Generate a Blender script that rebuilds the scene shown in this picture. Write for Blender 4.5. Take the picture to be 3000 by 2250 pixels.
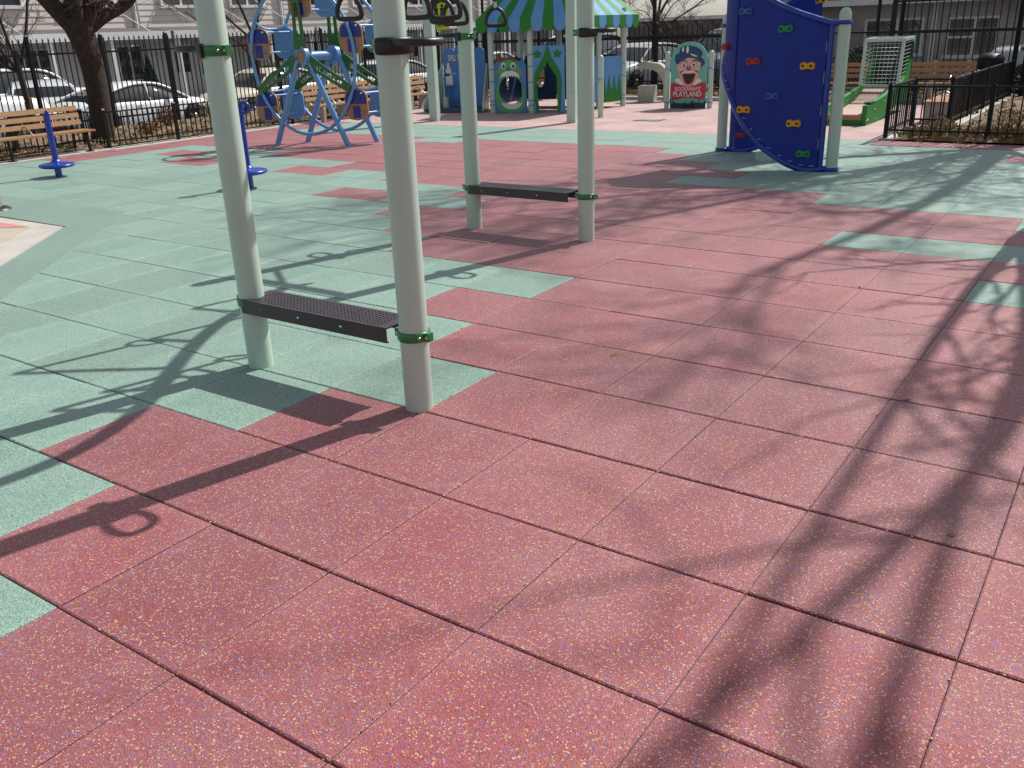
import bpy, math, random
from mathutils import Vector, Matrix
random.seed(7)
S = bpy.context.scene
COL = S.collection
for o in list(bpy.data.objects):
    bpy.data.objects.remove(o)

# ------------------------------------------------------------------ camera
CR = ((0.8231642, 0.56674312, -0.03468349), (0.18207588, -0.3213267, -0.92929948), (-0.53781882, 0.75865103, -0.36769488))
CC = Vector((2.62468851, -1.13462675, 1.67575366))
FPX = 2634.768
cam = bpy.data.cameras.new('camera')
cam.sensor_width = 36.0
cam.lens = FPX / 3000 * 36
cam.clip_start = 0.05
cam.clip_end = 2000
camo = bpy.data.objects.new('camera', cam)
M = Matrix.Identity(4)
for r in range(3):
    M[r][0] = CR[0][r]
    M[r][1] = -CR[1][r]
    M[r][2] = -CR[2][r]
    M[r][3] = CC[r]
camo.matrix_world = M
COL.objects.link(camo)
S.camera = camo

# ------------------------------------------------------------------ light
SUN_AZ = math.radians(15.0)      # clockwise from +Y
SUN_EL = math.radians(48.2)
w = bpy.data.worlds.new('World')
S.world = w
w.use_nodes = True
nt = w.node_tree
nt.nodes.clear()
sky = nt.nodes.new('ShaderNodeTexSky')
sky.sky_type = 'NISHITA'
sky.sun_disc = False
sky.sun_elevation = SUN_EL
sky.sun_rotation = SUN_AZ
sky.air_density = 1.0
sky.dust_density = 1.2
bg = nt.nodes.new('ShaderNodeBackground')
bg.inputs[1].default_value = 0.105
out = nt.nodes.new('ShaderNodeOutputWorld')
hs = nt.nodes.new('ShaderNodeHueSaturation')      # desaturates the sky light to imitate the camera's white balance
hs.inputs['Saturation'].default_value = 0.42
nt.links.new(sky.outputs[0], hs.inputs['Color'])
nt.links.new(hs.outputs[0], bg.inputs[0])
nt.links.new(bg.outputs[0], out.inputs[0])
sl = bpy.data.lights.new('sun', 'SUN')
sl.energy = 4.9
sl.angle = math.radians(0.55)
sl.color = (1.0, 0.965, 0.91)
so = bpy.data.objects.new('sun', sl)
d = Vector((math.sin(SUN_AZ) * math.cos(SUN_EL), math.cos(SUN_AZ) * math.cos(SUN_EL), math.sin(SUN_EL)))
so.rotation_euler = d.to_track_quat('Z', 'Y').to_euler()
so.location = (6, 20, 25)
COL.objects.link(so)
S.view_settings.view_transform = 'Standard'
S.view_settings.look = 'None'
S.view_settings.exposure = 0.09
S.view_settings.gamma = 1.0
S.cycles.use_denoising = True
S.cycles.max_bounces = 6

# ------------------------------------------------------------------ materials
def newmat(name):
    m = bpy.data.materials.new(name)
    m.use_nodes = True
    return m, m.node_tree, m.node_tree.nodes['Principled BSDF']

def pos_noise(t, scale, detail=4.0, rough=0.6, stretch=None):
    g = t.nodes.new('ShaderNodeNewGeometry')
    n = t.nodes.new('ShaderNodeTexNoise')
    n.inputs['Scale'].default_value = scale
    n.inputs['Detail'].default_value = detail
    n.inputs['Roughness'].default_value = rough
    if stretch:
        mp = t.nodes.new('ShaderNodeMapping')
        mp.inputs['Scale'].default_value = stretch
        t.links.new(g.outputs['Position'], mp.inputs[0])
        t.links.new(mp.outputs[0], n.inputs['Vector'])
    else:
        t.links.new(g.outputs['Position'], n.inputs['Vector'])
    return n

def ramp(t, src, stops):
    r = t.nodes.new('ShaderNodeValToRGB')
    e = r.color_ramp.elements
    while len(e) < len(stops):
        e.new(0.5)
    for el, (p, c) in zip(e, stops):
        el.position = p
        el.color = (*c, 1) if len(c) == 3 else c
    t.links.new(src, r.inputs[0])
    return r

def mixc(t, fac, a, b, mode='MIX'):
    m = t.nodes.new('ShaderNodeMix')
    m.data_type = 'RGBA'
    m.blend_type = mode
    for i, v in ((0, fac), (6, a), (7, b)):
        if hasattr(v, 'default_value'):
            t.links.new(v, m.inputs[i])
        elif i == 0:
            m.inputs[0].default_value = v
        else:
            m.inputs[i].default_value = (*v, 1)
    return m.outputs[2]

def mul(c, k):
    return tuple(min(1, x * k) for x in c)

def paint(name, c, rough=0.4, metal=0.0, var=0.18, scale=6.0, bump=0.0, coat=0.0, spec=0.5, stretch=None):
    m, t, b = newmat(name)
    n = pos_noise(t, scale, 5, 0.65, stretch)
    r = ramp(t, n.outputs[0], [(0.28, mul(c, 1 - var)), (0.55, c), (0.8, mul(c, 1 + var * 0.6))])
    t.links.new(r.outputs[0], b.inputs['Base Color'])
    b.inputs['Roughness'].default_value = rough
    b.inputs['Metallic'].default_value = metal
    b.inputs['Coat Weight'].default_value = coat
    b.inputs['Specular IOR Level'].default_value = spec
    n2 = pos_noise(t, scale * 3.3, 4, 0.6)
    rr = t.nodes.new('ShaderNodeMapRange')
    rr.inputs[3].default_value = max(0.02, rough - 0.1)
    rr.inputs[4].default_value = min(1, rough + 0.12)
    t.links.new(n2.outputs[0], rr.inputs[0])
    t.links.new(rr.outputs[0], b.inputs['Roughness'])
    if bump:
        bp = t.nodes.new('ShaderNodeBump')
        bp.inputs['Strength'].default_value = bump
        bp.inputs['Distance'].default_value = 0.01
        n3 = pos_noise(t, scale * 8, 4, 0.6)
        t.links.new(n3.outputs[0], bp.inputs['Height'])
        t.links.new(bp.outputs[0], b.inputs['Normal'])
    return m

def rubber(name, base, dusty, specks, dens=0.115, edge=True):
    m, t, b = newmat(name)
    g = t.nodes.new('ShaderNodeNewGeometry')
    oi = t.nodes.new('ShaderNodeObjectInfo')
    v = t.nodes.new('ShaderNodeTexVoronoi')
    v.inputs['Scale'].default_value = 235
    t.links.new(g.outputs['Position'], v.inputs['Vector'])
    sp = t.nodes.new('ShaderNodeSeparateColor')
    t.links.new(v.outputs['Color'], sp.inputs[0])
    # fading and dust in patches, and one overall tone for each tile
    n = pos_noise(t, 1.6, 6, 0.62)
    col = mixc(t, ramp(t, n.outputs[0], [(0.36, (0, 0, 0)), (0.72, (0.75, 0.75, 0.75))]).outputs[0], base, dusty)
    if edge:      # scuffed, dusty rim of each tile
        tc = t.nodes.new('ShaderNodeTexCoord')
        ab = t.nodes.new('ShaderNodeVectorMath'); ab.operation = 'ABSOLUTE'
        t.links.new(tc.outputs['Object'], ab.inputs[0])
        sx = t.nodes.new('ShaderNodeSeparateXYZ')
        t.links.new(ab.outputs[0], sx.inputs[0])
        mx = t.nodes.new('ShaderNodeMath'); mx.operation = 'MAXIMUM'
        t.links.new(sx.outputs[0], mx.inputs[0]); t.links.new(sx.outputs[1], mx.inputs[1])
        ne = pos_noise(t, 7.0, 5, 0.65)
        ad = t.nodes.new('ShaderNodeMath'); ad.operation = 'MULTIPLY_ADD'
        ad.inputs[1].default_value = 0.16; ad.inputs[2].default_value = -0.08
        t.links.new(ne.outputs[0], ad.inputs[0])
        sm = t.nodes.new('ShaderNodeMath'); sm.operation = 'ADD'
        t.links.new(mx.outputs[0], sm.inputs[0]); t.links.new(ad.outputs[0], sm.inputs[1])
        er = ramp(t, sm.outputs[0], [(0.235, (0, 0, 0)), (0.325, (0.42, 0.42, 0.42)), (0.40, (0, 0, 0))])
        col = mixc(t, er.outputs[0], col, mul(dusty, 1.16))
    tone = ramp(t, oi.outputs['Random'], [(0, (0.86, 0.86, 0.86)), (0.5, (0.97, 0.97, 0.97)), (1, (1.08, 1.08, 1.08))])
    col = mixc(t, 1.0, col, tone.outputs[0], 'MULTIPLY')
    grain = ramp(t, sp.outputs[1], [(0, (0.62, 0.62, 0.62)), (0.5, (0.97, 0.97, 0.97)), (1, (1.28, 1.28, 1.28))])
    col = mixc(t, 1.0, col, grain.outputs[0], 'MULTIPLY')
    stops = []
    p = 0.0
    k = dens / len(specks)
    for s in specks:
        stops.append((p, (*s, 1.0)))
        p += k
    stops.append((p, (0, 0, 0, 0.0)))
    pick = ramp(t, sp.outputs[0], stops)
    pick.color_ramp.interpolation = 'CONSTANT'
    col = mixc(t, pick.outputs[1], col, pick.outputs[0])
    t.links.new(col, b.inputs['Base Color'])
    b.inputs['Roughness'].default_value = 0.62
    b.inputs['Specular IOR Level'].default_value = 0.48
    b.inputs['Sheen Weight'].default_value = 0.28      # fine dust on the crumb rubber
    b.inputs['Sheen Roughness'].default_value = 0.45
    b.inputs['Sheen Tint'].default_value = (1.0, 0.93, 0.95, 1)
    bp = t.nodes.new('ShaderNodeBump')
    bp.inputs['Strength'].default_value = 0.5
    bp.inputs['Distance'].default_value = 0.004
    t.links.new(v.outputs['Distance'], bp.inputs['Height'])
    t.links.new(bp.outputs[0], b.inputs['Normal'])
    return m

def bricky(name, c1, c2, mortar, scale, bw=0.5, rh=0.25, ms=0.02, rough=0.85, axis=None, var=0.25):
    m, t, b = newmat(name)
    g = t.nodes.new('ShaderNodeNewGeometry')
    src = g.outputs['Position']
    if axis == 'XZ':
        s_ = t.nodes.new('ShaderNodeSeparateXYZ')
        c_ = t.nodes.new('ShaderNodeCombineXYZ')
        t.links.new(src, s_.inputs[0])
        t.links.new(s_.outputs[0], c_.inputs[0])
        t.links.new(s_.outputs[2], c_.inputs[1])
        src = c_.outputs[0]
    br = t.nodes.new('ShaderNodeTexBrick')
    br.inputs['Scale'].default_value = scale
    br.inputs['Color1'].default_value = (*c1, 1)
    br.inputs['Color2'].default_value = (*c2, 1)
    br.inputs['Mortar'].default_value = (*mortar, 1)
    br.inputs['Mortar Size'].default_value = ms
    br.inputs['Brick Width'].default_value = bw
    br.inputs['Row Height'].default_value = rh
    t.links.new(src, br.inputs['Vector'])
    n = pos_noise(t, 1.3, 6, 0.6)
    tone = ramp(t, n.outputs[0], [(0.3, (1 - var,) * 3), (0.7, (1 + var * .4,) * 3)])
    t.links.new(mixc(t, 1.0, br.outputs[0], tone.outputs[0], 'MULTIPLY'), b.inputs['Base Color'])
    b.inputs['Roughness'].default_value = rough
    return m

def earth(name, cols, scale=9.0, rough=0.95):
    m, t, b = newmat(name)
    n = pos_noise(t, scale, 8, 0.7)
    k = len(cols) - 1
    r = ramp(t, n.outputs[0], [(0.3 + 0.42 * i / k, c) for i, c in enumerate(cols)])
    t.links.new(r.outputs[0], b.inputs['Base Color'])
    b.inputs['Roughness'].default_value = rough
    bp = t.nodes.new('ShaderNodeBump')
    bp.inputs['Strength'].default_value = 0.8
    bp.inputs['Distance'].default_value = 0.03
    n3 = pos_noise(t, scale * 4, 6, 0.7)
    t.links.new(n3.outputs[0], bp.inputs['Height'])
    t.links.new(bp.outputs[0], b.inputs['Normal'])
    return m

def glassy(name, c, rough=0.05):
    m, t, b = newmat(name)
    b.inputs['Base Color'].default_value = (*c, 1)
    b.inputs['Roughness'].default_value = rough
    b.inputs['Specular IOR Level'].default_value = 0.8
    return m

MT = {}
MT['red'] = rubber('red_rubber', (0.272, 0.046, 0.049), (0.315, 0.115, 0.118), [(0.58, 0.38, 0.15), (0.13, 0.11, 0.34), (0.17, 0.12, 0.30), (0.52, 0.32, 0.26)])
MT['green'] = rubber('green_rubber', (0.160, 0.300, 0.235), (0.240, 0.375, 0.312), [(0.46, 0.46, 0.22), (0.07, 0.14, 0.27), (0.36, 0.46, 0.39)])
MT['pour'] = rubber('poured_rubber', (0.170, 0.295, 0.236), (0.225, 0.345, 0.29), [(0.38, 0.42, 0.24), (0.08, 0.15, 0.24)], 0.05, False)
MT['joint'] = earth('joint_grime', [(0.02, 0.014, 0.014), (0.05, 0.032, 0.03), (0.09, 0.06, 0.05)], 30)
MT['pink'] = bricky('pink_pavers', (0.53, 0.365, 0.345), (0.46, 0.31, 0.295), (0.34, 0.245, 0.235), 2.2, ms=0.012)
MT['concrete'] = paint('concrete', (0.46, 0.43, 0.40), 0.85, var=0.22, scale=3, bump=0.15)
MT['pale_concrete'] = paint('pale_concrete', (0.47, 0.43, 0.395), 0.85, var=0.2, scale=2.5, bump=0.1)
MT['tan_concrete'] = paint('tan_concrete', (0.44, 0.385, 0.305), 0.85, var=0.15, scale=2.5, bump=0.1)
MT['pad_red'] = paint('faded_red_concrete', (0.50, 0.20, 0.19), 0.85, var=0.35, scale=2.0, bump=0.1)
MT['mint'] = paint('mint_post_paint', (0.47, 0.59, 0.50), 0.33, var=0.05, scale=2.0, coat=0.15)
MT['kelly'] = paint('green_clamp_paint', (0.02, 0.17, 0.035), 0.28, var=0.1, coat=0.3)
MT['black'] = paint('black_vinyl', (0.016, 0.015, 0.017), 0.42, var=0.2)
MT['plum'] = paint('plum_vinyl_coating', (0.046, 0.034, 0.042), 0.36, var=0.15, bump=0.1)
MT['bolt'] = paint('bolt_steel', (0.55, 0.53, 0.5), 0.3, metal=1.0)
MT['blue'] = paint('deep_blue_plastic', (0.005, 0.027, 0.28), 0.5, var=0.14, scale=2.0, coat=0.05, spec=0.35)
MT['bluetube'] = paint('blue_tube_paint', (0.004, 0.038, 0.33), 0.28, var=0.08, coat=0.3)
MT['sky'] = paint('light_blue_paint', (0.14, 0.34, 0.66), 0.32, var=0.08, coat=0.25)
MT['skyflat'] = paint('light_blue_panel', (0.13, 0.33, 0.64), 0.62, var=0.08, scale=3, spec=0.3)
MT['midblue'] = paint('mid_blue_panel', (0.055, 0.21, 0.52), 0.45, var=0.08, scale=3)
MT['darkgreen'] = paint('dark_green_paint', (0.012, 0.13, 0.02), 0.33, var=0.1, coat=0.2)
MT['grass'] = paint('grass_green_panel', (0.028, 0.22, 0.035), 0.6, var=0.1, spec=0.3)
MT['leafgreen'] = paint('leaf_green_panel', (0.10, 0.38, 0.13), 0.45, var=0.06)
MT['tan'] = paint('tan_brown_panel', (0.40, 0.20, 0.10), 0.5, var=0.1)
MT['navy'] = paint('royal_blue_inlay', (0.012, 0.030, 0.25), 0.45, var=0.1)
MT['teal'] = paint('teal_panel', (0.16, 0.47, 0.38), 0.45, var=0.06)
MT['white'] = paint('white_print', (0.78, 0.76, 0.74), 0.5, var=0.05)
MT['cream'] = paint('cream_print', (0.72, 0.66, 0.52), 0.5, var=0.05)
MT['skin'] = paint('pale_skin_print', (0.70, 0.44, 0.36), 0.5, var=0.06)
MT['hat'] = paint('dark_blue_print', (0.012, 0.055, 0.16), 0.45, var=0.2)
MT['crimson'] = paint('red_print', (0.48, 0.022, 0.03), 0.45, var=0.08)
MT['brownhair'] = paint('red_brown_print', (0.17, 0.055, 0.025), 0.5, var=0.15)
MT['ink'] = paint('dark_print', (0.012, 0.014, 0.016), 0.5, var=0.2)
MT['inkteal'] = paint('dark_teal_print', (0.012, 0.05, 0.055), 0.5, var=0.2)
MT['iron'] = paint('black_iron', (0.007, 0.007, 0.008), 0.45, var=0.3, scale=12, spec=0.3)
MT['wood'] = paint('bench_wood', (0.40, 0.22, 0.10), 0.6, var=0.3, scale=5, stretch=(3, 3, 12), bump=0.2)
MT['bark'] = earth('bark', [(0.012, 0.008, 0.006), (0.045, 0.028, 0.02), (0.085, 0.055, 0.038)], 14)
MT['twig'] = paint('twig_bark', (0.10, 0.07, 0.055), 0.85, var=0.3, scale=8)
MT['soil'] = earth('mulch_soil', [(0.05, 0.032, 0.022), (0.15, 0.10, 0.065), (0.27, 0.19, 0.125), (0.38, 0.29, 0.19)], 7)
MT['straw'] = paint('dry_grass', (0.32, 0.25, 0.11), 0.9, var=0.4, scale=20)
MT['leaf'] = paint('green_leaf', (0.075, 0.12, 0.03), 0.7, var=0.4, scale=20)
MT['rustleaf'] = paint('rust_leaf', (0.28, 0.12, 0.035), 0.8, var=0.5, scale=20)
MT['evergreen'] = paint('evergreen_needles', (0.025, 0.05, 0.02), 0.8, var=0.4, scale=15)
MT['asphalt'] = earth('asphalt', [(0.045, 0.045, 0.047), (0.075, 0.073, 0.072), (0.10, 0.098, 0.095)], 11)
MT['sidewalk'] = paint('sidewalk_concrete', (0.40, 0.385, 0.36), 0.9, var=0.2, scale=1.5)
MT['ground'] = earth('far_ground', [(0.10, 0.095, 0.085), (0.16, 0.15, 0.13), (0.2, 0.19, 0.16)], 1.2)
MT['siding'] = paint('grey_siding', (0.66, 0.60, 0.55), 0.75, var=0.1, scale=1.2)
MT['trim'] = paint('white_trim', (0.74, 0.73, 0.72), 0.55, var=0.08)
MT['porchwall'] = paint('pale_porch_wall', (0.72, 0.69, 0.68), 0.8, var=0.1, scale=1)
MT['glass'] = glassy('window_glass', (0.03, 0.035, 0.045))
MT['carglass'] = glassy('car_glass', (0.012, 0.016, 0.018), 0.03)
MT['tyre'] = paint('tyre_rubber', (0.012, 0.012, 0.012), 0.8)
MT['rim'] = paint('alloy_rim', (0.5, 0.5, 0.5), 0.3, metal=0.9)
MT['tail'] = paint('red_lamp', (0.4, 0.01, 0.012), 0.2)
MT['lamp'] = glassy('head_lamp', (0.6, 0.62, 0.62), 0.08)
MT['dimbrick'] = bricky('grey_brown_brick', (0.48, 0.42, 0.385), (0.41, 0.36, 0.335), (0.50, 0.46, 0.43), 3.6, ms=0.014, axis='XZ')
MT['brownbrick'] = bricky('dark_brown_brick', (0.11, 0.07, 0.055), (0.08, 0.05, 0.04), (0.12, 0.1, 0.09), 3.6, ms=0.014, axis='XZ')
MT['roofing'] = paint('roof_shingle', (0.11, 0.10, 0.095), 0.9, var=0.25, scale=6)
MT['wire'] = paint('black_wire', (0.02, 0.02, 0.021), 0.5)
MT['lane'] = paint('pinkish_lane_board', (0.50, 0.34, 0.29), 0.55, var=0.06, scale=2)
MT['fluo'] = paint('fluorescent_sign_sheet', (0.62, 0.72, 0.015), 0.4, var=0.04)
MT['orange'] = paint('orange_plastic', (0.72, 0.13, 0.015), 0.4)
MT['trayfloor'] = paint('slate_tray', (0.06, 0.08, 0.12), 0.5)
for nm, c in (('h_yellow', (0.75, 0.36, 0.015)), ('h_red', (0.46, 0.02, 0.025)), ('h_green', (0.012, 0.24, 0.11)), ('h_blue', (0.02, 0.10, 0.40))):
    MT[nm] = paint(nm.replace('h_', 'hold_'), c, 0.5, var=0.1, bump=0.2, scale=10)
for nm, c in (('c_white', (0.86, 0.87, 0.88)), ('c_silver', (0.55, 0.57, 0.60)), ('c_cream', (0.66, 0.64, 0.50)), ('c_olive', (0.10, 0.12, 0.08)), ('c_slate', (0.06, 0.08, 0.12)), ('c_grey', (0.28, 0.29, 0.31)), ('c_black', (0.02, 0.02, 0.022))):
    MT[nm] = paint(nm.replace('c_', 'car_paint_'), c, 0.22, var=0.02, metal=0.0, coat=0.5)

# ------------------------------------------------------------------ mesh building
class MB:
    def __init__(self):
        self.v = []; self.f = []; self.m = []; self.s = []
    def add(self, vs, fs, mi=0, sm=False):
        o = len(self.v)
        self.v.extend(Vector(p) for p in vs)
        for f in fs:
            self.f.append([i + o for i in f]); self.m.append(mi); self.s.append(sm)
        return self
    def box(self, c, s, rz=0.0, mi=0):
        hx, hy, hz = s[0] / 2, s[1] / 2, s[2] / 2
        ca, sa = math.cos(rz), math.sin(rz)
        vs = []
        for z in (-hz, hz):
            for x, y in ((-hx, -hy), (hx, -hy), (hx, hy), (-hx, hy)):
                vs.append((c[0] + x * ca - y * sa, c[1] + x * sa + y * ca, c[2] + z))
        return self.add(vs, [(3, 2, 1, 0), (4, 5, 6, 7), (0, 1, 5, 4), (1, 2, 6, 5), (2, 3, 7, 6), (3, 0, 4, 7)], mi)
    def bb(self, x0, x1, y0, y1, z0, z1, mi=0):
        return self.box(((x0 + x1) / 2, (y0 + y1) / 2, (z0 + z1) / 2), (x1 - x0, y1 - y0, z1 - z0), 0, mi)
    def bar(self, p0, p1, w_, h_, up=(0, 0, 1), mi=0):
        p0, p1 = Vector(p0), Vector(p1)
        a = (p1 - p0).normalized()
        u = Vector(up)
        if abs(a.dot(u)) > 0.98: u = Vector((0, 1, 0))
        sx = a.cross(u).normalized() * w_ / 2
        sz = sx.cross(a).normalized() * h_ / 2
        vs = [p + i * sx + j * sz for p in (p0, p1) for i, j in ((-1, -1), (1, -1), (1, 1), (-1, 1))]
        return self.add(vs, [(0, 1, 2, 3), (7, 6, 5, 4), (0, 4, 5, 1), (1, 5, 6, 2), (2, 6, 7, 3), (3, 7, 4, 0)], mi)
    def tube(self, pts, r, n=10, closed=False, mi=0, caps=True):
        pts = [Vector(p) for p in pts]
        k = len(pts)
        rs = r if isinstance(r, (list, tuple)) else [r] * k
        tan = []
        for i in range(k):
            a = pts[(i - 1) % k] if (closed or i > 0) else pts[i]
            b = pts[(i + 1) % k] if (closed or i < k - 1) else pts[i]
            tan.append((b - a).normalized())
        u = tan[0].orthogonal().normalized()
        vs = []
        for i in range(k):
            u = (u - tan[i] * u.dot(tan[i]))
            u = u.normalized() if u.length > 1e-6 else tan[i].orthogonal().normalized()
            w_ = tan[i].cross(u)
            for j in range(n):
                t = 2 * math.pi * j / n
                vs.append(pts[i] + (u * math.cos(t) + w_ * math.sin(t)) * rs[i])
        fs = []
        for i in range(k if closed else k - 1):
            for j in range(n):
                a, b = i * n + j, i * n + (j + 1) % n
                c, d_ = ((i + 1) % k) * n + (j + 1) % n, ((i + 1) % k) * n + j
                fs.append((a, b, c, d_))
        self.add(vs, fs, mi, True)
        if caps and not closed:
            self.add(vs[:n], [tuple(range(n - 1, -1, -1))], mi)
            self.add(vs[-n:], [tuple(range(n))], mi)
        return self
    def cyl(self, p0, p1, r0, r1=None, n=16, mi=0):
        return self.tube([p0, p1], [r0, r0 if r1 is None else r1], n, mi=mi)
    def lathe(self, prof, o=(0, 0, 0), n=24, mi=0, axis='Z'):
        vs = []
        for r, z in prof:
            for j in range(n):
                t = 2 * math.pi * j / n
                x, y = r * math.cos(t), r * math.sin(t)
                p = (x, y, z) if axis == 'Z' else ((z, x, y) if axis == 'X' else (x, z, y))
                vs.append((o[0] + p[0], o[1] + p[1], o[2] + p[2]))
        fs = []
        for i in range(len(prof) - 1):
            for j in range(n):
                fs.append((i * n + j, i * n + (j + 1) % n, (i + 1) * n + (j + 1) % n, (i + 1) * n + j))
        return self.add(vs, fs, mi, True)
    def sphere(self, c, r, n=10, mi=0, squash=1.0):
        prof = [(max(1e-4, r * math.sin(math.pi * i / 6)), -r * squash * math.cos(math.pi * i / 6)) for i in range(7)]
        return self.lathe(prof, c, n, mi)
    def prism(self, poly, o, U, V, th, mi=0):
        """2-D outline in the plane (U, V) at o, thickness th centred along U x V"""
        o, U, V = Vector(o), Vector(U).normalized(), Vector(V).normalized()
        N = U.cross(V)
        n = len(poly)
        vs = [o + U * x + V * y - N * th / 2 for x, y in poly] + [o + U * x + V * y + N * th / 2 for x, y in poly]
        fs = [tuple(range(n - 1, -1, -1)), tuple(range(n, 2 * n))]
        fs += [(i, (i + 1) % n, n + (i + 1) % n, n + i) for i in range(n)]
        return self.add(vs, fs, mi)
    def ring(self, outer, inner, o, U, V, th, mi=0):
        o, U, V = Vector(o), Vector(U).normalized(), Vector(V).normalized()
        N = U.cross(V)
        n = len(outer)
        vs = []
        for s in (-1, 1):
            for pl in (outer, inner):
                vs += [o + U * x + V * y + N * (s * th / 2) for x, y in pl]
        fs = []
        for i in range(n):
            j = (i + 1) % n
            fs += [(i, n + i, n + j, j), (2 * n + i, 2 * n + j, 3 * n + j, 3 * n + i), (i, j, 2 * n + j, 2 * n + i), (n + i, 3 * n + i, 3 * n + j, n + j)]
        return self.add(vs, fs, mi)
    def mesh(self, name, mats, org=(0, 0, 0)):
        me = bpy.data.meshes.new(name)
        og = Vector(org)
        me.from_pydata([tuple(p - og) for p in self.v], [], self.f)
        for m in (mats if isinstance(mats, (list, tuple)) else [mats]):
            me.materials.append(MT[m] if isinstance(m, str) else m)
        me.polygons.foreach_set('material_index', self.m)
        me.polygons.foreach_set('use_smooth', self.s)
        me.update()
        return me
    def build(self, name, mats, parent=None, label=None):
        org = ORG.get(parent, (0, 0, 0)) if parent else (0, 0, 0)
        o = bpy.data.objects.new(name, self.mesh(name, mats, org))
        COL.objects.link(o)
        if parent:
            o.parent = parent
            ORG[o] = org
        if label: o['label'] = label
        return o

ORG = {}
def tag(o, label, cat, group=None):
    o['label'] = label; o['category'] = cat
    if group: o['group'] = group
    return o
def thing(name, label, cat, base=(0, 0, 0), group=None):
    o = bpy.data.objects.new(name, None)
    o.empty_display_size = 0.2
    o.location = base
    COL.objects.link(o)
    ORG[o] = tuple(base)
    return tag(o, label, cat, group)
def struct(o):
    o['kind'] = 'structure'
    return o
def share(name, me, parent=None, loc=(0, 0, 0), rot=None, scale=None):
    o = bpy.data.objects.new(name, me)
    COL.objects.link(o)
    if parent:
        o.parent = parent
        b = ORG.get(parent, (0, 0, 0))
        loc = (loc[0] - b[0], loc[1] - b[1], loc[2] - b[2])
    o.location = loc
    if rot: o.rotation_euler = rot
    if scale: o.scale = scale
    return o
def copy_tree(o, parent=None):
    c = o.copy()
    COL.objects.link(c)
    if parent: c.parent = parent
    for ch in o.children:
        copy_tree(ch, c)
    return c
def place(proto, loc, rz, label, first=[None]):
    """a copy of a thing with its parts and their sub-parts"""
    c = copy_tree(proto)
    c.location = loc
    c.rotation_euler = (0, 0, rz)
    c['label'] = label
    return c
def discard(root):
    for ch in list(root.children):
        discard(ch)
    bpy.data.objects.remove(root)
def ell(cx, cy, rx, ry, n=18, a0=0.0, a1=2 * math.pi):
    full = abs(a1 - a0 - 2 * math.pi) < 1e-6
    return [(cx + rx * math.cos(a0 + (a1 - a0) * i / (n if full else n - 1)), cy + ry * math.sin(a0 + (a1 - a0) * i / (n if full else n - 1))) for i in range(n)]
def smooth(pts, it=2, closed=True):
    for _ in range(it):
        q = []
        k = len(pts)
        for i in range(k if closed else k - 1):
            a, b = pts[i], pts[(i + 1) % k]
            q.append(tuple(a[t] * .75 + b[t] * .25 for t in range(len(a))))
            q.append(tuple(a[t] * .25 + b[t] * .75 for t in range(len(a))))
        if not closed: q = [pts[0]] + q + [pts[-1]]
        pts = q
    return pts
def text(s, size, name, mat, parent, o, U, V, th=0.004, offset=0.0, xs=1.0):
    cu = bpy.data.curves.new('t', 'FONT')
    cu.body = s; cu.size = size; cu.extrude = th / 2; cu.offset = offset
    cu.align_x = 'CENTER'; cu.align_y = 'CENTER'; cu.resolution_u = 3
    tmp = bpy.data.objects.new('t', cu)
    COL.objects.link(tmp)
    bpy.context.view_layer.update()
    me = bpy.data.meshes.new_from_object(tmp)
    bpy.data.objects.remove(tmp)
    U, V = Vector(U).normalized(), Vector(V).normalized()
    N = U.cross(V)
    og = Vector(ORG.get(parent, (0, 0, 0)))
    for v in me.vertices:
        p = v.co.copy()
        v.co = Vector(o) + U * p.x * xs + V * p.y + N * p.z - og
    me.materials.clear()
    me.materials.append(MT[mat])
    ob = bpy.data.objects.new(name, me)
    COL.objects.link(ob)
    ob.parent = parent
    ORG[ob] = tuple(og)
    return ob
BOLT = {}
def bolts(pts, r, mat, parent, name='bolt'):
    """each bolt head an object of its own, sharing one mesh per size"""
    k = (round(r, 4), mat, name)
    if k not in BOLT: BOLT[k] = MB().sphere((0, 0, 0), r, 8).mesh(name, mat)
    for p in pts:
        share(name, BOLT[k], parent, tuple(p))
def proj(p):
    q = Vector(p) - CC
    x, y, z = (sum(CR[i][k] * q[k] for k in range(3)) for i in range(3))
    if z < 0.2: return None
    return 1500 + FPX * x / z, 1125 + FPX * y / z, z

# ------------------------------------------------------------------ the setting
ZS = -0.45                      # street level
struct(MB().bb(-400, 400, -400, 400, -1.0, ZS - 0.03).build('ground', 'ground'))
struct(MB().bb(-25.3, -17.3, -30, 120, ZS - 0.028, ZS).build('road', 'asphalt'))
struct(MB().bb(-17.3, -15.15, -30, 120, ZS - 0.027, ZS + 0.15).build('sidewalk', 'sidewalk'))
struct(MB().bb(-17.45, -17.3, -30, 120, ZS - 0.027, ZS + 0.13).build('kerb', 'concrete'))
struct(MB().bb(-27, -25.3, -30, 120, ZS - 0.026, ZS + 0.12).build('far_sidewalk', 'sidewalk'))
struct(MB().bb(-15.1, 14, 20.9, 60, ZS - 0.025, -0.15).build('parking_lot', 'asphalt'))

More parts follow.
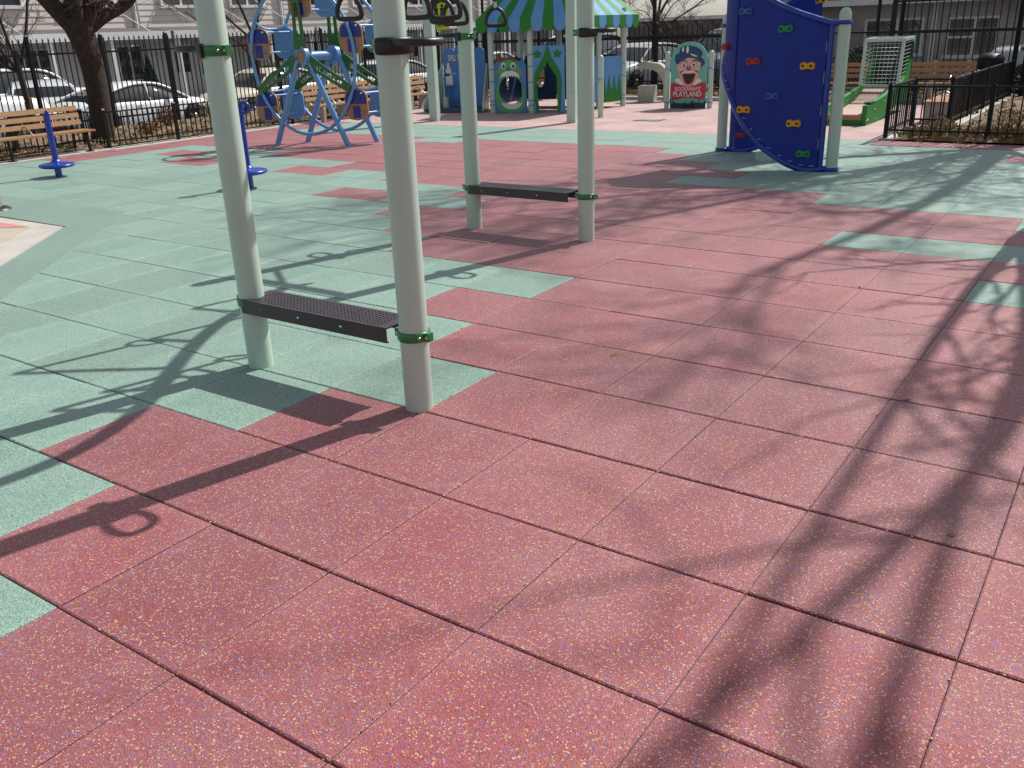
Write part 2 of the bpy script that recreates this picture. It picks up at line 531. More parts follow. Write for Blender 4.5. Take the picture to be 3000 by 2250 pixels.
TS = 0.6096
def gx(i): return TS * (i if i >= -6 else -6 + (i + 6) * 0.8)
def gy(j): return TS * (j if j <= 8 else 8 + (j - 8) * 0.92)
YTOP = gy(22)
RED_FROM = {-1: 0, 0: -1, 1: -2, 2: -1, 3: 0, 4: -1, 5: -2, 6: -1, 7: -4, 8: -5, 9: -6}
def is_red(i, j):
    if i <= -22 and j >= 11: return True
    if j <= -2: return i >= -3
    if j == 8: return -5 <= i <= 2
    if j in RED_FROM: return i >= RED_FROM[j]
    if j == 10: return i in (-9, -8) or -5 <= i <= 0
    if j == 11: return i >= -6
    if j == 12: return i in (-18, -17, -13, -12) or -9 <= i <= 2
    if j == 13: return i in (-20, -19) or -12 <= i < 0
    if j == 14: return -16 <= i < -3
    if j == 15: return i < -2
    if j == 16: return i < -3
    if j == 17: return i < -4
    if j == 18: return i < -5 and i not in (-14, -13)
    if j == 19: return i >= 2
    if j == 21: return i >= -1
    return False
def in_pad(x, y):
    return x < -3.93 and y < 4.37 and y < 4.37 - 1.096 * (x + 6.23)

floor = struct(MB().bb(-12.6, 7.3, -4, YTOP, -0.30, -0.040).build('rubber_floor', 'joint'))
ORG[floor] = (0, 0, 0)
def tile_mesh(name, mat, sx, sy):
    b = MB()
    hx, hy, e, h = sx / 2, sy / 2, 0.005, 0.0035
    vs = []
    for z, k in ((-0.045, 0), (-h, 0), (0, e)):
        vs += [(-hx + k, -hy + k, z), (hx - k, -hy + k, z), (hx - k, hy - k, z), (-hx + k, hy - k, z)]
    b.add(vs, [(8, 9, 10, 11)] + [(a + i, a + (i + 1) % 4, a + 4 + (i + 1) % 4, a + 4 + i) for a in (0, 4) for i in range(4)])
    return b.mesh(name, mat)
TM = {True: tile_mesh('tile', 'red', TS - 0.0035, TS - 0.0085), False: tile_mesh('tile', 'green', TS - 0.0035, TS - 0.0085)}
cells = []
for i in range(-23, 12):
    for j in range(-4, 22):
        x, y = (gx(i) + gx(i + 1)) / 2, (gy(j) + gy(j + 1)) / 2
        if all(in_pad(xx, yy) for xx in (gx(i), gx(i + 1)) for yy in (gy(j), gy(j + 1))): continue
        q = [proj((xx, yy, 0)) for xx in (gx(i), gx(i + 1)) for yy in (gy(j), gy(j + 1))]
        area = 0.0
        if all(q):
            us = [min(3000, max(0, t[0])) for t in q]; vs_ = [min(2250, max(0, t[1])) for t in q]
            area = (max(us) - min(us)) * (max(vs_) - min(vs_))
        elif y > -1.5 and abs(x - 2.6) < 3:
            area = 1.0
        cells.append((area, i, j, x, y))
cells.sort(key=lambda c: -c[0])
rest = MB()
for k, (area, i, j, x, y) in enumerate(cells):
    sx, sy = (gx(i + 1) - gx(i)) / TS, (gy(j + 1) - gy(j)) / TS
    dz = random.uniform(-0.0018, 0.0012)
    if k < 300:
        share('tile', TM[is_red(i, j)], floor, (x + random.uniform(-.0008, .0008), y + random.uniform(-.0015, .0015), dz),
              (random.uniform(-.0022, .0022), random.uniform(-.0022, .0022), random.uniform(-.0012, .0012)), (sx, sy, 1))
    else:
        w_, h_ = sx * TS - 0.004, sy * TS - 0.009
        rest.box((x, y, -0.0225 + dz), (w_, h_, 0.045), 0, 0 if is_red(i, j) else 1)
o = rest.build('tile', ['red', 'green'], floor)
o['kind'] = 'stuff'

# crumbs and grit caught in the joints
grit = MB()
for _ in range(900):
    a = random.random()
    i, j = random.randint(-3, 5), random.randint(-2, 9)
    x, y = (gx(i) + random.uniform(0, TS), gy(j) + random.gauss(0, .006)) if a < .65 else (gx(i) + random.gauss(0, .005), gy(j) + random.uniform(0, TS))
    r_ = random.uniform(.001, .0034)
    grit.box((x, y, r_ * .4), (r_ * 2, r_ * random.uniform(1, 2), r_), random.random() * 3, random.choice((0, 0, 1, 2)))
o = grit.build('grit', ['tan_concrete', 'soil', 'concrete'])
o['kind'] = 'stuff'; tag(o, 'pale grit and crumbs caught in the joints of the rubber tiles', 'grit')
leafm = MB()
for (x, y, s_, a) in ((1.9, 3.06, .022, .4), (.42, 2.94, .03, 1.2), (1.2, 4.9, .02, 2), (2.3, 1.9, .018, .3)):
    b = MB().prism(smooth([(-s_, 0), (0, s_ * .45), (s_, 0), (0, -s_ * .45)], 1), (x, y, .006), (math.cos(a), math.sin(a), 0.1), (-math.sin(a), math.cos(a), .25), .002)
    o = b.build('fallen_leaf', 'rustleaf')
    tag(o, {0.4: 'curled brown leaf lying alone on the red tiles right of centre', 1.2: 'thin brown leaf lying on red tiles near the front step', 2: 'small dry leaf on the red tiles in the dappled shade', .3: 'tiny dark leaf on the red tiles at the right edge'}[a], 'leaf', 'fallen leaves on the rubber tiles')

# round the spray pad: poured rubber, then the octagonal concrete pad
struct(MB().prism([(-6.23, 4.37), (-3.93, 1.85), (-3.93, -3.5), (-12.6, -3.5), (-12.6, 4.37)][::-1], (0, 0, -0.010), (1, 0, 0), (0, 1, 0), 0.032).build('poured_rubber', 'pour'))
struct(MB().prism([(-6.05, 3.57), (-4.75, 2.15), (-4.75, .2), (-6, -1.2), (-10.5, -1.2), (-10.5, 3.5)][::-1], (0, 0, 0), (1, 0, 0), (0, 1, 0), 0.028).build('concrete_pad', 'pale_concrete'))
struct(MB().prism([(-6.32, 3.40), (-5.10, 2.06), (-5.1, .3), (-6.2, -.9), (-10.3, -.9), (-10.3, 3.36)][::-1], (0, 0, 0), (1, 0, 0), (0, 1, 0), 0.036).build('pad_centre', 'tan_concrete'))
struct(MB().prism([(-6.36, 3.385), (-6.95, 2.98), (-8.2, 2.5), (-10.2, 2.2), (-10.2, 3.345)], (0, 0, 0), (1, 0, 0), (0, 1, 0), 0.044).build('pad_segment', 'pad_red'))
struct(MB().bb(-10.5, -6.06, 3.575, 3.61, -.03, 0.0075).build('pad_shadow_gap', 'joint'))  # dark strip drawn in for the shadow gap along the pad's far edge

# plaza of pink pavers, kerbs, planting beds
struct(MB().bb(-12.4, .12, YTOP + .004, 18.75, -0.3, 0.0).build('plaza_paving', 'pink'))
struct(MB().bb(-12.75, -11.72, -4, 7.84, -0.3, 0.022).build('bench_strip', 'concrete'))
struct(MB().bb(-12.15, -11.72, 7.845, YTOP - .002, -0.3, 0.008).build('bed_edge', 'concrete'))
struct(MB().bb(-12.75, -12.405, YTOP + .003, 18.9, -0.3, 0.035).build('bench_kerb', 'concrete'))
struct(MB().bb(-12.4, .2, 18.755, 18.98, -0.3, 0.075).build('back_kerb', 'concrete'))
struct(MB().bb(-.62, -.42, YTOP + .02, 14.45, -0.02, 0.03).build('side_kerb', 'pale_concrete'))
struct(MB().bb(-.02, .14, 14.45, 20.3, -0.02, 0.06).build('inner_kerb', 'pale_concrete'))

def bumpy(name, x0, x1, y0, y1, z, amp, mat, n=26, slope=0.0):
    b = MB(); m_ = n
    vs = []
    for a in range(n + 1):
        for c in range(m_ + 1):
            edge = 0 if a in (0, n) or c in (0, m_) else 1
            vs.append((x0 + (x1 - x0) * a / n, y0 + (y1 - y0) * c / m_, z + slope * (c / m_) + edge * amp * (random.random() + .6 * math.sin(a * .9) * math.cos(c * .7))))
    k = m_ + 1
    b.add(vs, [(a * k + c, (a + 1) * k + c, (a + 1) * k + c + 1, a * k + c + 1) for a in range(n) for c in range(m_)], 0, True)
    return struct(b.build(name, mat))
bumpy('planting_bed', -15.15, -12.14, -6, 21, 0.03, .05, 'soil', 60)
bumpy('corner_bed', -.42, 12, YTOP + .02, 14.45, 0.02, .05, 'soil', 40)
bumpy('corner_bed', .14, 12, 14.4, 20.3, 0.03, .07, 'soil', 40)
bumpy('back_bed', -12.4, .2, 18.98, 20.9, 0.03, .05, 'soil', 40)

# ------------------------------------------------------------------ ring climber (front)
PA, PB, PC, PD = (-1.199, 1.879), (-.045, 1.857), (-2.306, 5.329), (-1.146, 5.343)
PR = 0.0675
rc = thing('ring_climber', 'mint green post climber with black hanging rings and two dark steps', 'climber', (-1.17, 3.6, 0))
HB, HT = 2.57, 2.92
for P in (PA, PB, PC, PD):
    b = MB().lathe([(PR * 1.0, -.03), (PR, 0), (PR, HT - .05), (PR * .86, HT - .015), (PR * .5, HT), (.001, HT + .004)], (P[0], P[1], 0), 40)
    b.build('post', 'mint', rc)
def clamp(P, z, ear_dirs, saddle=None, h=.044):
    b = MB()
    r0, r1 = PR - .002, PR + .010
    b.lathe([(r0, -h / 2), (r1 - .003, -h / 2), (r1, -h / 2 + .004), (r1, h / 2 - .004), (r1 - .003, h / 2), (r0, h / 2)], (P[0], P[1], z), 36)
    for a in ear_dirs:
        c, s = math.cos(a), math.sin(a)
        b.box((P[0] + c * (r1 + .010), P[1] + s * (r1 + .010), z), (.03, .034, h * .92), a)
    o = b.build('clamp', 'kelly', rc)
    pe, pf = [], []
    for a in ear_dirs:
        for t in (-1, 1):
            aa = a + t * math.pi / 2
            q = (P[0] + math.cos(a) * (r1 + .012) + math.cos(aa) * .017, P[1] + math.sin(a) * (r1 + .012) + math.sin(aa) * .017, z)
            pe.append(q)
        for da in (.55, -.55):
            pf.append((P[0] + math.cos(a + da) * r1, P[1] + math.sin(a + da) * r1, z))
    bolts(pe, .0095, 'bolt', o)
    bolts(pf, .0085, 'bolt', o)
    return o
for (P, Q, ztop) in ((PA, PB, .392), (PC, PD, .396)):
    clamp(P, .368, [0, math.pi]); clamp(Q, .368, [math.pi, 0])
    # perforated tread with turned-down flanges
    x0, x1 = P[0] + .0, Q[0] - .125
    y0, y1 = P[1] - .075, P[1] + .135
    b = MB()
    nx, ny = 38, 8
    mx, my = .055, .014
    b.bb(x0, x0 + mx, y0, y1, ztop - .004, ztop); b.bb(x1 - mx, x1, y0, y1, ztop - .004, ztop)
    b.bb(x0 + mx, x1 - mx, y0, y0 + my, ztop - .004, ztop); b.bb(x0 + mx, x1 - mx, y1 - my, y1, ztop - .004, ztop)
    cx, cy = (x1 - x0 - 2 * mx) / nx, (y1 - y0 - 2 * my) / ny
    for a in range(nx):
        for c in range(ny):
            X, Y = x0 + mx + (a + .5) * cx, y0 + my + (c + .5) * cy
            ro, hh = .0062, .5
            O = [(X - cx / 2, Y - cy / 2), (X + cx / 2, Y - cy / 2), (X + cx / 2, Y + cy / 2), (X - cx / 2, Y + cy / 2)]
            I = [(X - ro, Y - ro), (X + ro, Y - ro), (X + ro, Y + ro), (X - ro, Y + ro)]
            b.add([(*p, ztop) for p in O] + [(*p, ztop) for p in I] + [(*p, ztop - .004) for p in I],
                  [(k, (k + 1) % 4, 4 + (k + 1) % 4, 4 + k) for k in range(4)] + [(4 + k, 4 + (k + 1) % 4, 8 + (k + 1) % 4, 8 + k) for k in range(4)])
    b.bb(x0 + .006, x1 - .006, y0 + .006, y1 - .006, ztop - .010, ztop - .007)  # added solid sheet closing the holes so the tread casts an unbroken shadow
    zb = ztop - .075
    for yy in (y0, y1 - .004):     # flanges with slotted holes left as real gaps
        xs = [x0, x0 + .14, x0 + .155, x0 + .42, x0 + .435, x0 + .72, x0 + .735, x1]
        for k in range(len(xs) - 1):
            if k % 2 == 0:
                b.bb(xs[k], xs[k + 1], yy, yy + .004, zb, ztop - .0045)
            else:
                b.bb(xs[k], xs[k + 1], yy, yy + .004, ztop - .033, ztop - .0045); b.bb(xs[k], xs[k + 1], yy, yy + .004, zb, ztop - .043)
        b.bb(x0, x1, yy + (.004 if yy == y0 else -.012), yy + (.016 if yy == y0 else 0), zb, zb + .004)
    b.build('step', 'plum', rc)
for P, sgn in ((PA, -1), (PB, 1), (PC, -1), (PD, 1)):
    z = 1.625
    clamp(P, z, [0 if sgn < 0 else math.pi], h=.05)
    a0 = 0 if sgn > 0 else math.pi
    b = MB()
    n = 14
    prof = [(PR + .009, -.034), (PR + .024, -.03), (PR + .027, 0), (PR + .024, .03), (PR + .009, .034)]
    vs = []
    for t in range(n + 1):
        aa = a0 - math.pi * .52 + math.pi * 1.04 * t / n
        for r_, zz in prof: vs.append((P[0] + r_ * math.cos(aa), P[1] + r_ * math.sin(aa), z + zz))
    k = len(prof)
    b.add(vs, [(t * k + q, (t + 1) * k + q, (t + 1) * k + q + 1, t * k + q + 1) for t in range(n) for q in range(k - 1)], 0, True)
    b.add(vs[:k], [tuple(range(k))]); b.add(vs[-k:], [tuple(range(k))])
    # the loop: leaves the saddle on one side, runs out and back to the other side
    L = [(.062, -.055), (.13, -.075), (.205, -.07), (.238, -.035), (.238, .035), (.205, .07), (.13, .075), (.062, .055)]
    pts = smooth([(P[0] + sgn * x, P[1] + y, z + .012) for x, y in L], 2, False)
    b.tube(pts, .0165, 12)
    b.build('handle', 'black', rc)
# top frames, the S-shaped overhead rail and the hanging rings
for (P, Q) in ((PA, PB), (PC, PD)):
    MB().tube([(P[0], P[1], HB), (Q[0], Q[1], HB)], .04, 14).build('crossbar', 'kelly', rc)
rail = smooth([(-.60, 1.87, HB + .05), (-.45, 2.5, HB + .05), (-.42, 2.95, HB + .05), (-.64, 3.45, HB + .05), (-1.04, 3.92, HB + .05), (-1.38, 4.4, HB + .05), (-1.55, 4.8, HB + .05), (-1.72, 5.34, HB + .05)], 2, False)
MB().tube(rail, .045, 14).build('overhead_rail', 'kelly', rc)
def ringbar(c, yaw, wd, zb):
    """trapeze ring: a straight grip below, bowed sides, one hanger strap"""
    hw, hh = wd / 2, wd * .86
    pl = smooth([(-hw * .82, 0), (hw * .82, 0), (hw, hh * .10), (hw * .98, hh * .45), (hw * .62, hh * .86), (0, hh), (-hw * .62, hh * .86), (-hw * .98, hh * .45), (-hw, hh * .10)], 2)
    U = Vector((math.cos(yaw), math.sin(yaw), 0))
    return [(c[0] + U.x * x, c[1] + U.y * x, zb + y) for x, y in pl], hh
RG = [((-1.709, 3.352), 20, .165, 1.765), ((-1.00, 3.17), 10, .17, 1.75), ((-1.006, 3.445), 40, .175, 1.745), ((-1.56, 4.10), 15, .17, 1.73), ((-1.88, 4.66), 55, .19, 1.72), ((-2.251, 5.703), 30, .168, 1.70)]
for (c, yaw, wd, zb) in RG:
    pts, hh = ringbar(c, math.radians(yaw), wd, zb)
    o = MB().tube(pts, .0155, 10, closed=True).build('ring', 'black', rc)
    zt = zb + hh
    MB().cyl((c[0], c[1], zt - .004), (c[0], c[1], zt + .035), .016, .012, 12).sphere((c[0], c[1], zt + .045), .017, 10).build('shackle', 'bolt', o)
    MB().cyl((c[0], c[1], zt + .05), (c[0], c[1], HB + .03), .019, .022, 10).build('hanger', 'black', o)
    q = min(rail, key=lambda p: (p[0] - c[0]) ** 2 + (p[1] - c[1]) ** 2)
    MB().tube([(c[0], c[1], HB + .045), (q[0], q[1], HB + .05)], .022, 10).build('outrigger', 'kelly', rc)

# ------------------------------------------------------------------ square posts
for P, lab in (((-9.309, 13.38), 'tall square mint post left of the striped roof playhouse'), ((-6.361, 13.80), 'tall square mint post in front of the playhouse door')):
    t = thing('square_post', lab, 'post', (P[0], P[1], 0), 'tall square mint posts')
    a = math.radians(12)
    e_ = .012
    h = .086
    pl = [(-h + e_, -h), (h - e_, -h), (h, -h + e_), (h, h - e_), (h - e_, h), (-h + e_, h), (-h, h - e_), (-h, -h + e_)]
    MB().prism(pl, (P[0], P[1], 1.48), (math.cos(a), math.sin(a), 0), (-math.sin(a), math.cos(a), 0), 3.0).build('post', 'mint', t)
    for z in (.55, .72):
        bolts([(P[0] + k * math.cos(a) + .0862 * math.sin(a), P[1] + k * math.sin(a) - .0862 * math.cos(a), z) for k in (-.03, .03)], .007, 'iron', t)
    MB().prism(pl, (P[0], P[1], 3.0), (math.cos(a) , math.sin(a), 0), (-math.sin(a), math.cos(a), 0), .03).build('cap', 'kelly', t)

# ------------------------------------------------------------------ stand-up spinners
def spinner(P, z_d, z_t, lab, bend):
    t = thing('spinner', lab, 'spinner', (P[0], P[1], 0), 'blue stand-up spinners')
    MB().cyl((P[0], P[1], -.02), (P[0], P[1], z_d), .046, .046, 16).build('pivot', 'bluetube', t)
    R_ = .232
    MB().lathe([(.001, z_d - .026), (R_ * .8, z_d - .024), (R_ * .95, z_d - .014), (R_, z_d + .004), (R_ * .96, z_d + .022), (R_ * .8, z_d + .032), (.085, z_d + .040), (.046, z_d + .075), (.036, z_d + .10)], (P[0], P[1], 0), 36).build('foot_disc', 'bluetube', t)
    U = Vector((.85, .52, 0)) * bend
    top = Vector((P[0], P[1], z_t))
    pole = [(P[0], P[1], z_d + .08), (P[0], P[1], z_t - .25), (P[0], P[1], z_t - .03)]
    MB().tube(pole, .042, 16).build('pole', 'bluetube', t)
    lp = [Vector((0, 0, -.14)), Vector((0, 0, -.03)), U * .03 + Vector((0, 0, 0)), U * .09 + Vector((0, 0, -.005)), U * .12 + Vector((0, 0, -.045)), U * .12 + Vector((0, 0, -.085)), U * .09 + Vector((0, 0, -.12)), U * .02 + Vector((0, 0, -.125))]
    MB().tube(smooth([tuple(top + q) for q in lp], 2, False), .0175, 10).build('handle', 'bluetube', t)
spinner((-9.64, 5.62), .147, .86, 'blue stand-up spinner in front of the long bench at the left', .25)
spinner((-6.22, 6.05), .185, .985, 'blue stand-up spinner mostly hidden behind the front left post', 1.0)

# ------------------------------------------------------------------ wheel climber
wc = thing('wheel_climber', 'light blue ferris wheel climber with green arms and tan and blue panels', 'climber', (-8.635, 9.7, 0))
WE = Vector((.95, .31, 0)).normalized(); WN = Vector((.13, .99, 0)).normalized(); WZ = Vector((0, 0, 1))
W0 = Vector((-8.635, 9.7, 0))
def wp(a, z, n): return W0 + WE * a + WZ * z + WN * n
HZ = 1.375
NF, NB = -.28, .33
for nn in (NF, NB):
    for s in (-1, 1):
        MB().cyl(wp(.09 * s, HZ - .05, nn), wp(.655 * s, -.02, nn), .045, .045, 18).build('leg', 'sky', wc)
    hb = MB()
    hb.tube([wp(0, HZ, nn - .035), wp(0, HZ, nn + .035)], [.155, .155], 28)
    hub = hb.build('hub', 'sky', wc)
    sg = -1 if nn < 0 else 1
    MB().tube([wp(0, HZ, nn + sg * .036), wp(0, HZ, nn + sg * .046)], [.098, .098], 24).build('hub_cap', 'tan', hub)
    def ringp(th):
        s = math.sin(th)
        return wp(.90 * math.cos(th), HZ + (1.19 if s < 0 else 1.08) * s, nn)
    MB().tube([ringp(2 * math.pi * k / 72) for k in range(72)], .027, 12, closed=True).build('wheel_ring', 'sky', wc)
    for ang in (90, -32, 212):
        t = math.radians(ang)
        dv = (math.cos(t), math.sin(t)); pv = (-dv[1], dv[0])
        b = MB()
        rr = .95
        def P2(r_, s_): return (dv[0] * r_ + pv[0] * s_, HZ + dv[1] * r_ + pv[1] * s_)
        off = nn + (-.03 if nn < 0 else .03)
        O3 = W0 + WN * off
        b.prism([P2(.11, -.11), P2(.30, -.088), P2(.30, .088), P2(.11, .11)], O3, WE, WZ, .024)
        for s in (-1, 1):
            b.prism([P2(.28, s * .032), P2(.28, s * .088), P2(.80, s * .070), P2(.80, s * .026)], O3, WE, WZ, .026)
        b.prism([P2(.78, -.070), P2(rr, -.06), P2(rr, .06), P2(.78, .070)], O3, WE, WZ, .024)
        am = b.build('arm', 'darkgreen', wc)
        pe = []
        for r_, s_ in ((.15, .05), (.15, -.05), (.27, 0), (.83, 0), (.91, .02)):
            x, z = P2(r_, s_)
            pe.append(wp(x, z, off + (-.014 if nn < 0 else .014)))
        bolts(pe, .010, 'bolt', am)
MB().tube([wp(0, HZ, NF), wp(0, HZ, NB)], .072, 20).build('axle', 'sky', wc)
def capsule(w_, h_, r_top):
    return [(-w_, -h_ * .62), (-w_ * .62, -h_ * .92), (0, -h_), (w_ * .62, -h_ * .92), (w_, -h_ * .62), (w_, h_ * .45)] + ell(0, h_ * .45, w_, h_ * .55, 9, .3, math.pi - .3) + [(-w_, h_ * .45)]
for (a, zc) in ((-.80, 1.575), (-.785, .62), (.83, 1.625), (.815, .635), (.0, 2.18)):
    for nn, front in ((NF + .05, True), (NB - .05, False)):
        o3 = wp(a, zc, nn)
        pl = capsule(.195, .245, .1)
        pan = MB().prism(pl, o3, WE, WZ, .028).build('gondola_panel', 'tan' if front else 'sky', wc)
        for sd in ((-1,) if front else (-1, 1)):
            fn = WE.cross(WZ) * -sd * .0165
            if front:
                top = [(-.175, .01), (.175, .01), (.175, .105)] + ell(0, .105, .175, .12, 9, .3, math.pi - .3) + [(-.175, .105)]
                MB().prism(top, o3 + fn, WE, WZ, .007).build('inlay', 'navy', pan)
                MB().prism([(-.062, -.205), (.062, -.205), (.062, -.018), (-.062, -.018)], o3 + fn, WE, WZ, .007).build('inlay', 'navy', pan)
            else:
                MB().prism([(x * .93, y * .95) for x, y in pl], o3 + fn, WE, WZ, .006).build('inlay', 'skyflat', pan)
        if front:
            pe = []
            for x, y in ((-.13, .12), (.13, .12), (-.125, -.12), (.125, -.12), (0, -.17), (0, .05)):
                pe.append(o3 + WE * x + WZ * y + WE.cross(WZ) * .021)
            bolts(pe, .007, 'bolt', pan)
    for zz in (-.13, .17):
        MB().tube([wp(a + .12, zc + zz, NF), wp(a + .12, zc + zz, NB)], .017, 10).build('seat_bar', 'sky', wc)
# curved hand bars linking the two rings
for th in (150, 118, 30, 62, 200, -20):
    t = math.radians(th)
    s = math.sin(t)
    a, z = .90 * math.cos(t), HZ + (1.19 if s < 0 else 1.08) * s
    pts = smooth([tuple(wp(a, z, NF)), tuple(wp(a * .97, z - .10, NF + .08)), tuple(wp(a * .97, z - .13, .0)), tuple(wp(a * .97, z - .10, NB - .08)), tuple(wp(a, z, NB))], 2, False)
    MB().tube(pts, .018, 10).build('hand_bar', 'sky', wc)

# ------------------------------------------------------------------ playhouse
H0 = Vector((-9.13, 15.13, 0)); HE = Vector((.977, .212, 0)).normalized(); HN = Vector((-HE.y, HE.x, 0)); HZV = Vector((0, 0, 1))
ph = thing('playhouse', 'playhouse with green and blue striped awning roof and open mouth face panel', 'playhouse', (-8.3, 16.2, 0))
def hp(a, n, z=0.0): return H0 + HE * a + HN * n + HZV * z
HPOST = {'p1': hp(0, 0), 'p2': hp(.881, 0), 'p3': hp(1.76, 0), 'p5': Vector((-7.30, 16.46, 0)), 'p7': Vector((-7.12, 17.22, 0)), 'p8': hp(-.02, 1.75), 'p9': hp(.88, 1.8)}
for k, P in HPOST.items():
    MB().cyl((P.x, P.y, -.02), (P.x, P.y, 2.0), .062, .062, 22).build('post', 'mint', ph)
    for z in ((.16, .26, .62, .93, 1.16) if k in ('p2', 'p3') else (.17, .24, .64, .88)):
        MB().lathe([(.061, -.014), (.070, -.012), (.070, .012), (.061, .014)], (P.x, P.y, z), 20).build('clamp', 'sky', ph)
# hipped awning, one moulded stripe after another
ev = [hp(-.24, -.16), hp(1.98, -.16), hp(1.98, 2.10), hp(-.24, 2.10)]
ev[1] = Vector((-7.16, 15.36, 0)); ev[2] = Vector((-6.98, 17.62, 0))
cen = sum(ev, Vector()) / 4
ZE, ZA = 1.86, 3.0
tops = [cen + (p - cen) * .16 for p in ev]
for si in range(4):
    A, B = ev[si], ev[(si + 1) % 4]
    TA, TB = tops[si], tops[(si + 1) % 4]
    n = 9
    for k in range(n):
        f0, f1 = k / n, (k + 1) / n
        lo0, lo1 = A.lerp(B, f0), A.lerp(B, f1)
        hi0, hi1 = TA.lerp(TB, f0), TA.lerp(TB, f1)
        outw = (lo1 - lo0).cross(HZV).normalized() * .012
        z0 = Vector((0, 0, ZE)); z1 = Vector((0, 0, ZA))
        b = MB()
        b.add([lo0 + z0, lo1 + z0, hi1 + z1, hi0 + z1] + [lo0 + z0 - outw - HZV * .02, lo1 + z0 - outw - HZV * .02, hi1 + z1 - HZV * .03, hi0 + z1 - HZV * .03],
              [(0, 1, 2, 3), (7, 6, 5, 4), (0, 4, 5, 1), (1, 5, 6, 2), (2, 6, 7, 3), (3, 7, 4, 0)])
        Wd = (lo1 - lo0).length
        U = (lo1 - lo0).normalized()
        pl = [(0, 0), (0, -.13)] + [(Wd / 2 - Wd / 2 * math.cos(t), -.13 - .13 * math.sin(t)) for t in [math.pi * q / 8 for q in range(1, 8)]] + [(Wd, -.13), (Wd, 0)]
        b.prism(pl, lo0 + z0 + outw * .2, U, HZV, .022)
        b.build('roof_stripe', 'grass' if k % 2 == 0 else 'skyflat', ph)
b = MB().prism([(p.x, p.y) for p in tops], (0, 0, ZA + .01), (1, 0, 0), (0, 1, 0), .05)
b.build('roof_cap', 'grass', ph)
for si in range(4):
    A, B = ev[si], ev[(si + 1) % 4]
    A2, B2 = cen + (A - cen) * .9, cen + (B - cen) * .9
    MB().tube([A2 + HZV * 1.80, B2 + HZV * 1.80], .035, 10).build('roof_beam', 'mint', ph)

def fc(x, y): return ((x - 210) * .00144, (1395 - y) * .00131)
FCF = H0 - HN * .0
hole = [fc(507 + 188 * math.cos(t), 1040 - (222 if math.sin(t) > 0 else 215) * math.sin(t)) for t in [2 * math.pi * k / 40 for k in range(40)]]
def radial(poly, c, n=40):
    """resample a closed outline by angle about c"""
    out_ = []
    for k in range(n):
        t = 2 * math.pi * k / n
        dx, dy = math.cos(t), math.sin(t)
        best = None
        for i in range(len(poly)):
            x1, y1 = poly[i][0] - c[0], poly[i][1] - c[1]
            x2, y2 = poly[(i + 1) % len(poly)][0] - c[0], poly[(i + 1) % len(poly)][1] - c[1]
            den = dx * (y2 - y1) - dy * (x2 - x1)
            if abs(den) < 1e-12: continue
            s_ = (x1 * (y2 - y1) - y1 * (x2 - x1)) / den
            u_ = (x1 * dy - y1 * dx) / den
            if s_ > 0 and -1e-9 <= u_ <= 1 + 1e-9 and (best is None or s_ > best): best = s_
        out_.append((c[0] + dx * best, c[1] + dy * best))
    return out_
hc = fc(507, 1040)
panel = MB().ring(radial([fc(252, 1388), fc(252, 612), fc(752, 602), fc(752, 1388)], hc), hole, H0, HE, HZV, .022).build('face_panel', 'midblue', ph)
facepl = smooth([fc(*p) for p in [(320, 720), (330, 640), (380, 595), (480, 578), (580, 590), (640, 650), (655, 740), (660, 850), (700, 960), (730, 1080), (735, 1200), (720, 1300), (660, 1370), (560, 1394), (430, 1392), (320, 1365), (275, 1290), (262, 1180), (275, 1050), (305, 940), (325, 850)]], 1)
def lay(k): return H0 - HN * (.012 + .006 * k)
MB().prism(smooth([fc(*p) for p in [(262, 612), (300, 520), (340, 455), (362, 535), (440, 556), (520, 540), (600, 566), (655, 610), (660, 700), (320, 720)]], 1), H0 + HN * .004, HE, HZV, .02).build('hair', 'brownhair', panel)
MB().ring(radial(facepl, hc), hole, lay(0), HE, HZV, .007).build('face', 'leafgreen', panel)
for x in (287, 683):
    MB().prism([fc(*p) for p in ell(x, 775, 24, 48, 16)][::-1], lay(0.2), HE, HZV, .007).build('ear', 'tan', panel)
tz = [(345, 862)] + ell(500, 850, 152, 105, 15, math.pi, 2 * math.pi) + [(655, 856)]
for k in range(13):
    tz.append((640 - k * 23, (838, 815)[k % 2] + 10 * abs(k - 6) / 6))
MB().prism([fc(*p) for p in tz][::-1], lay(1), HE, HZV, .007).build('upper_teeth', 'white', panel)
tz = [(690, 1210)] + ell(520, 1215, 168, 122, 15, 0, math.pi) + [(350, 1210)]
for k in range(13):
    tz.append((372 + k * 24, (1262, 1240)[k % 2] - 14 * abs(k - 6) / 6))
MB().prism([fc(*p) for p in tz], lay(1), HE, HZV, .007).build('lower_teeth', 'white', panel)
for x in (405, 556):
    e = MB().prism([fc(*p) for p in ell(x, 672, 36, 50, 18)][::-1], lay(1), HE, HZV, .007).build('eye', 'white', panel)
    MB().prism([fc(*p) for p in ell(x + 4, 680, 20, 30, 14)][::-1], lay(1.7), HE, HZV, .007).build('pupil', 'hat', panel)
    MB().prism([fc(*p) for p in smooth([(x - 40, 615), (x, 592), (x + 38, 612), (x, 604)], 1)][::-1], lay(1), HE, HZV, .007).build('eyebrow', 'brownhair', panel)
MB().prism([fc(*p) for p in smooth([(440, 740), (470, 700), (500, 705), (530, 740), (485, 748)], 1)][::-1], lay(1), HE, HZV, .007).build('nose', 'grass', panel)
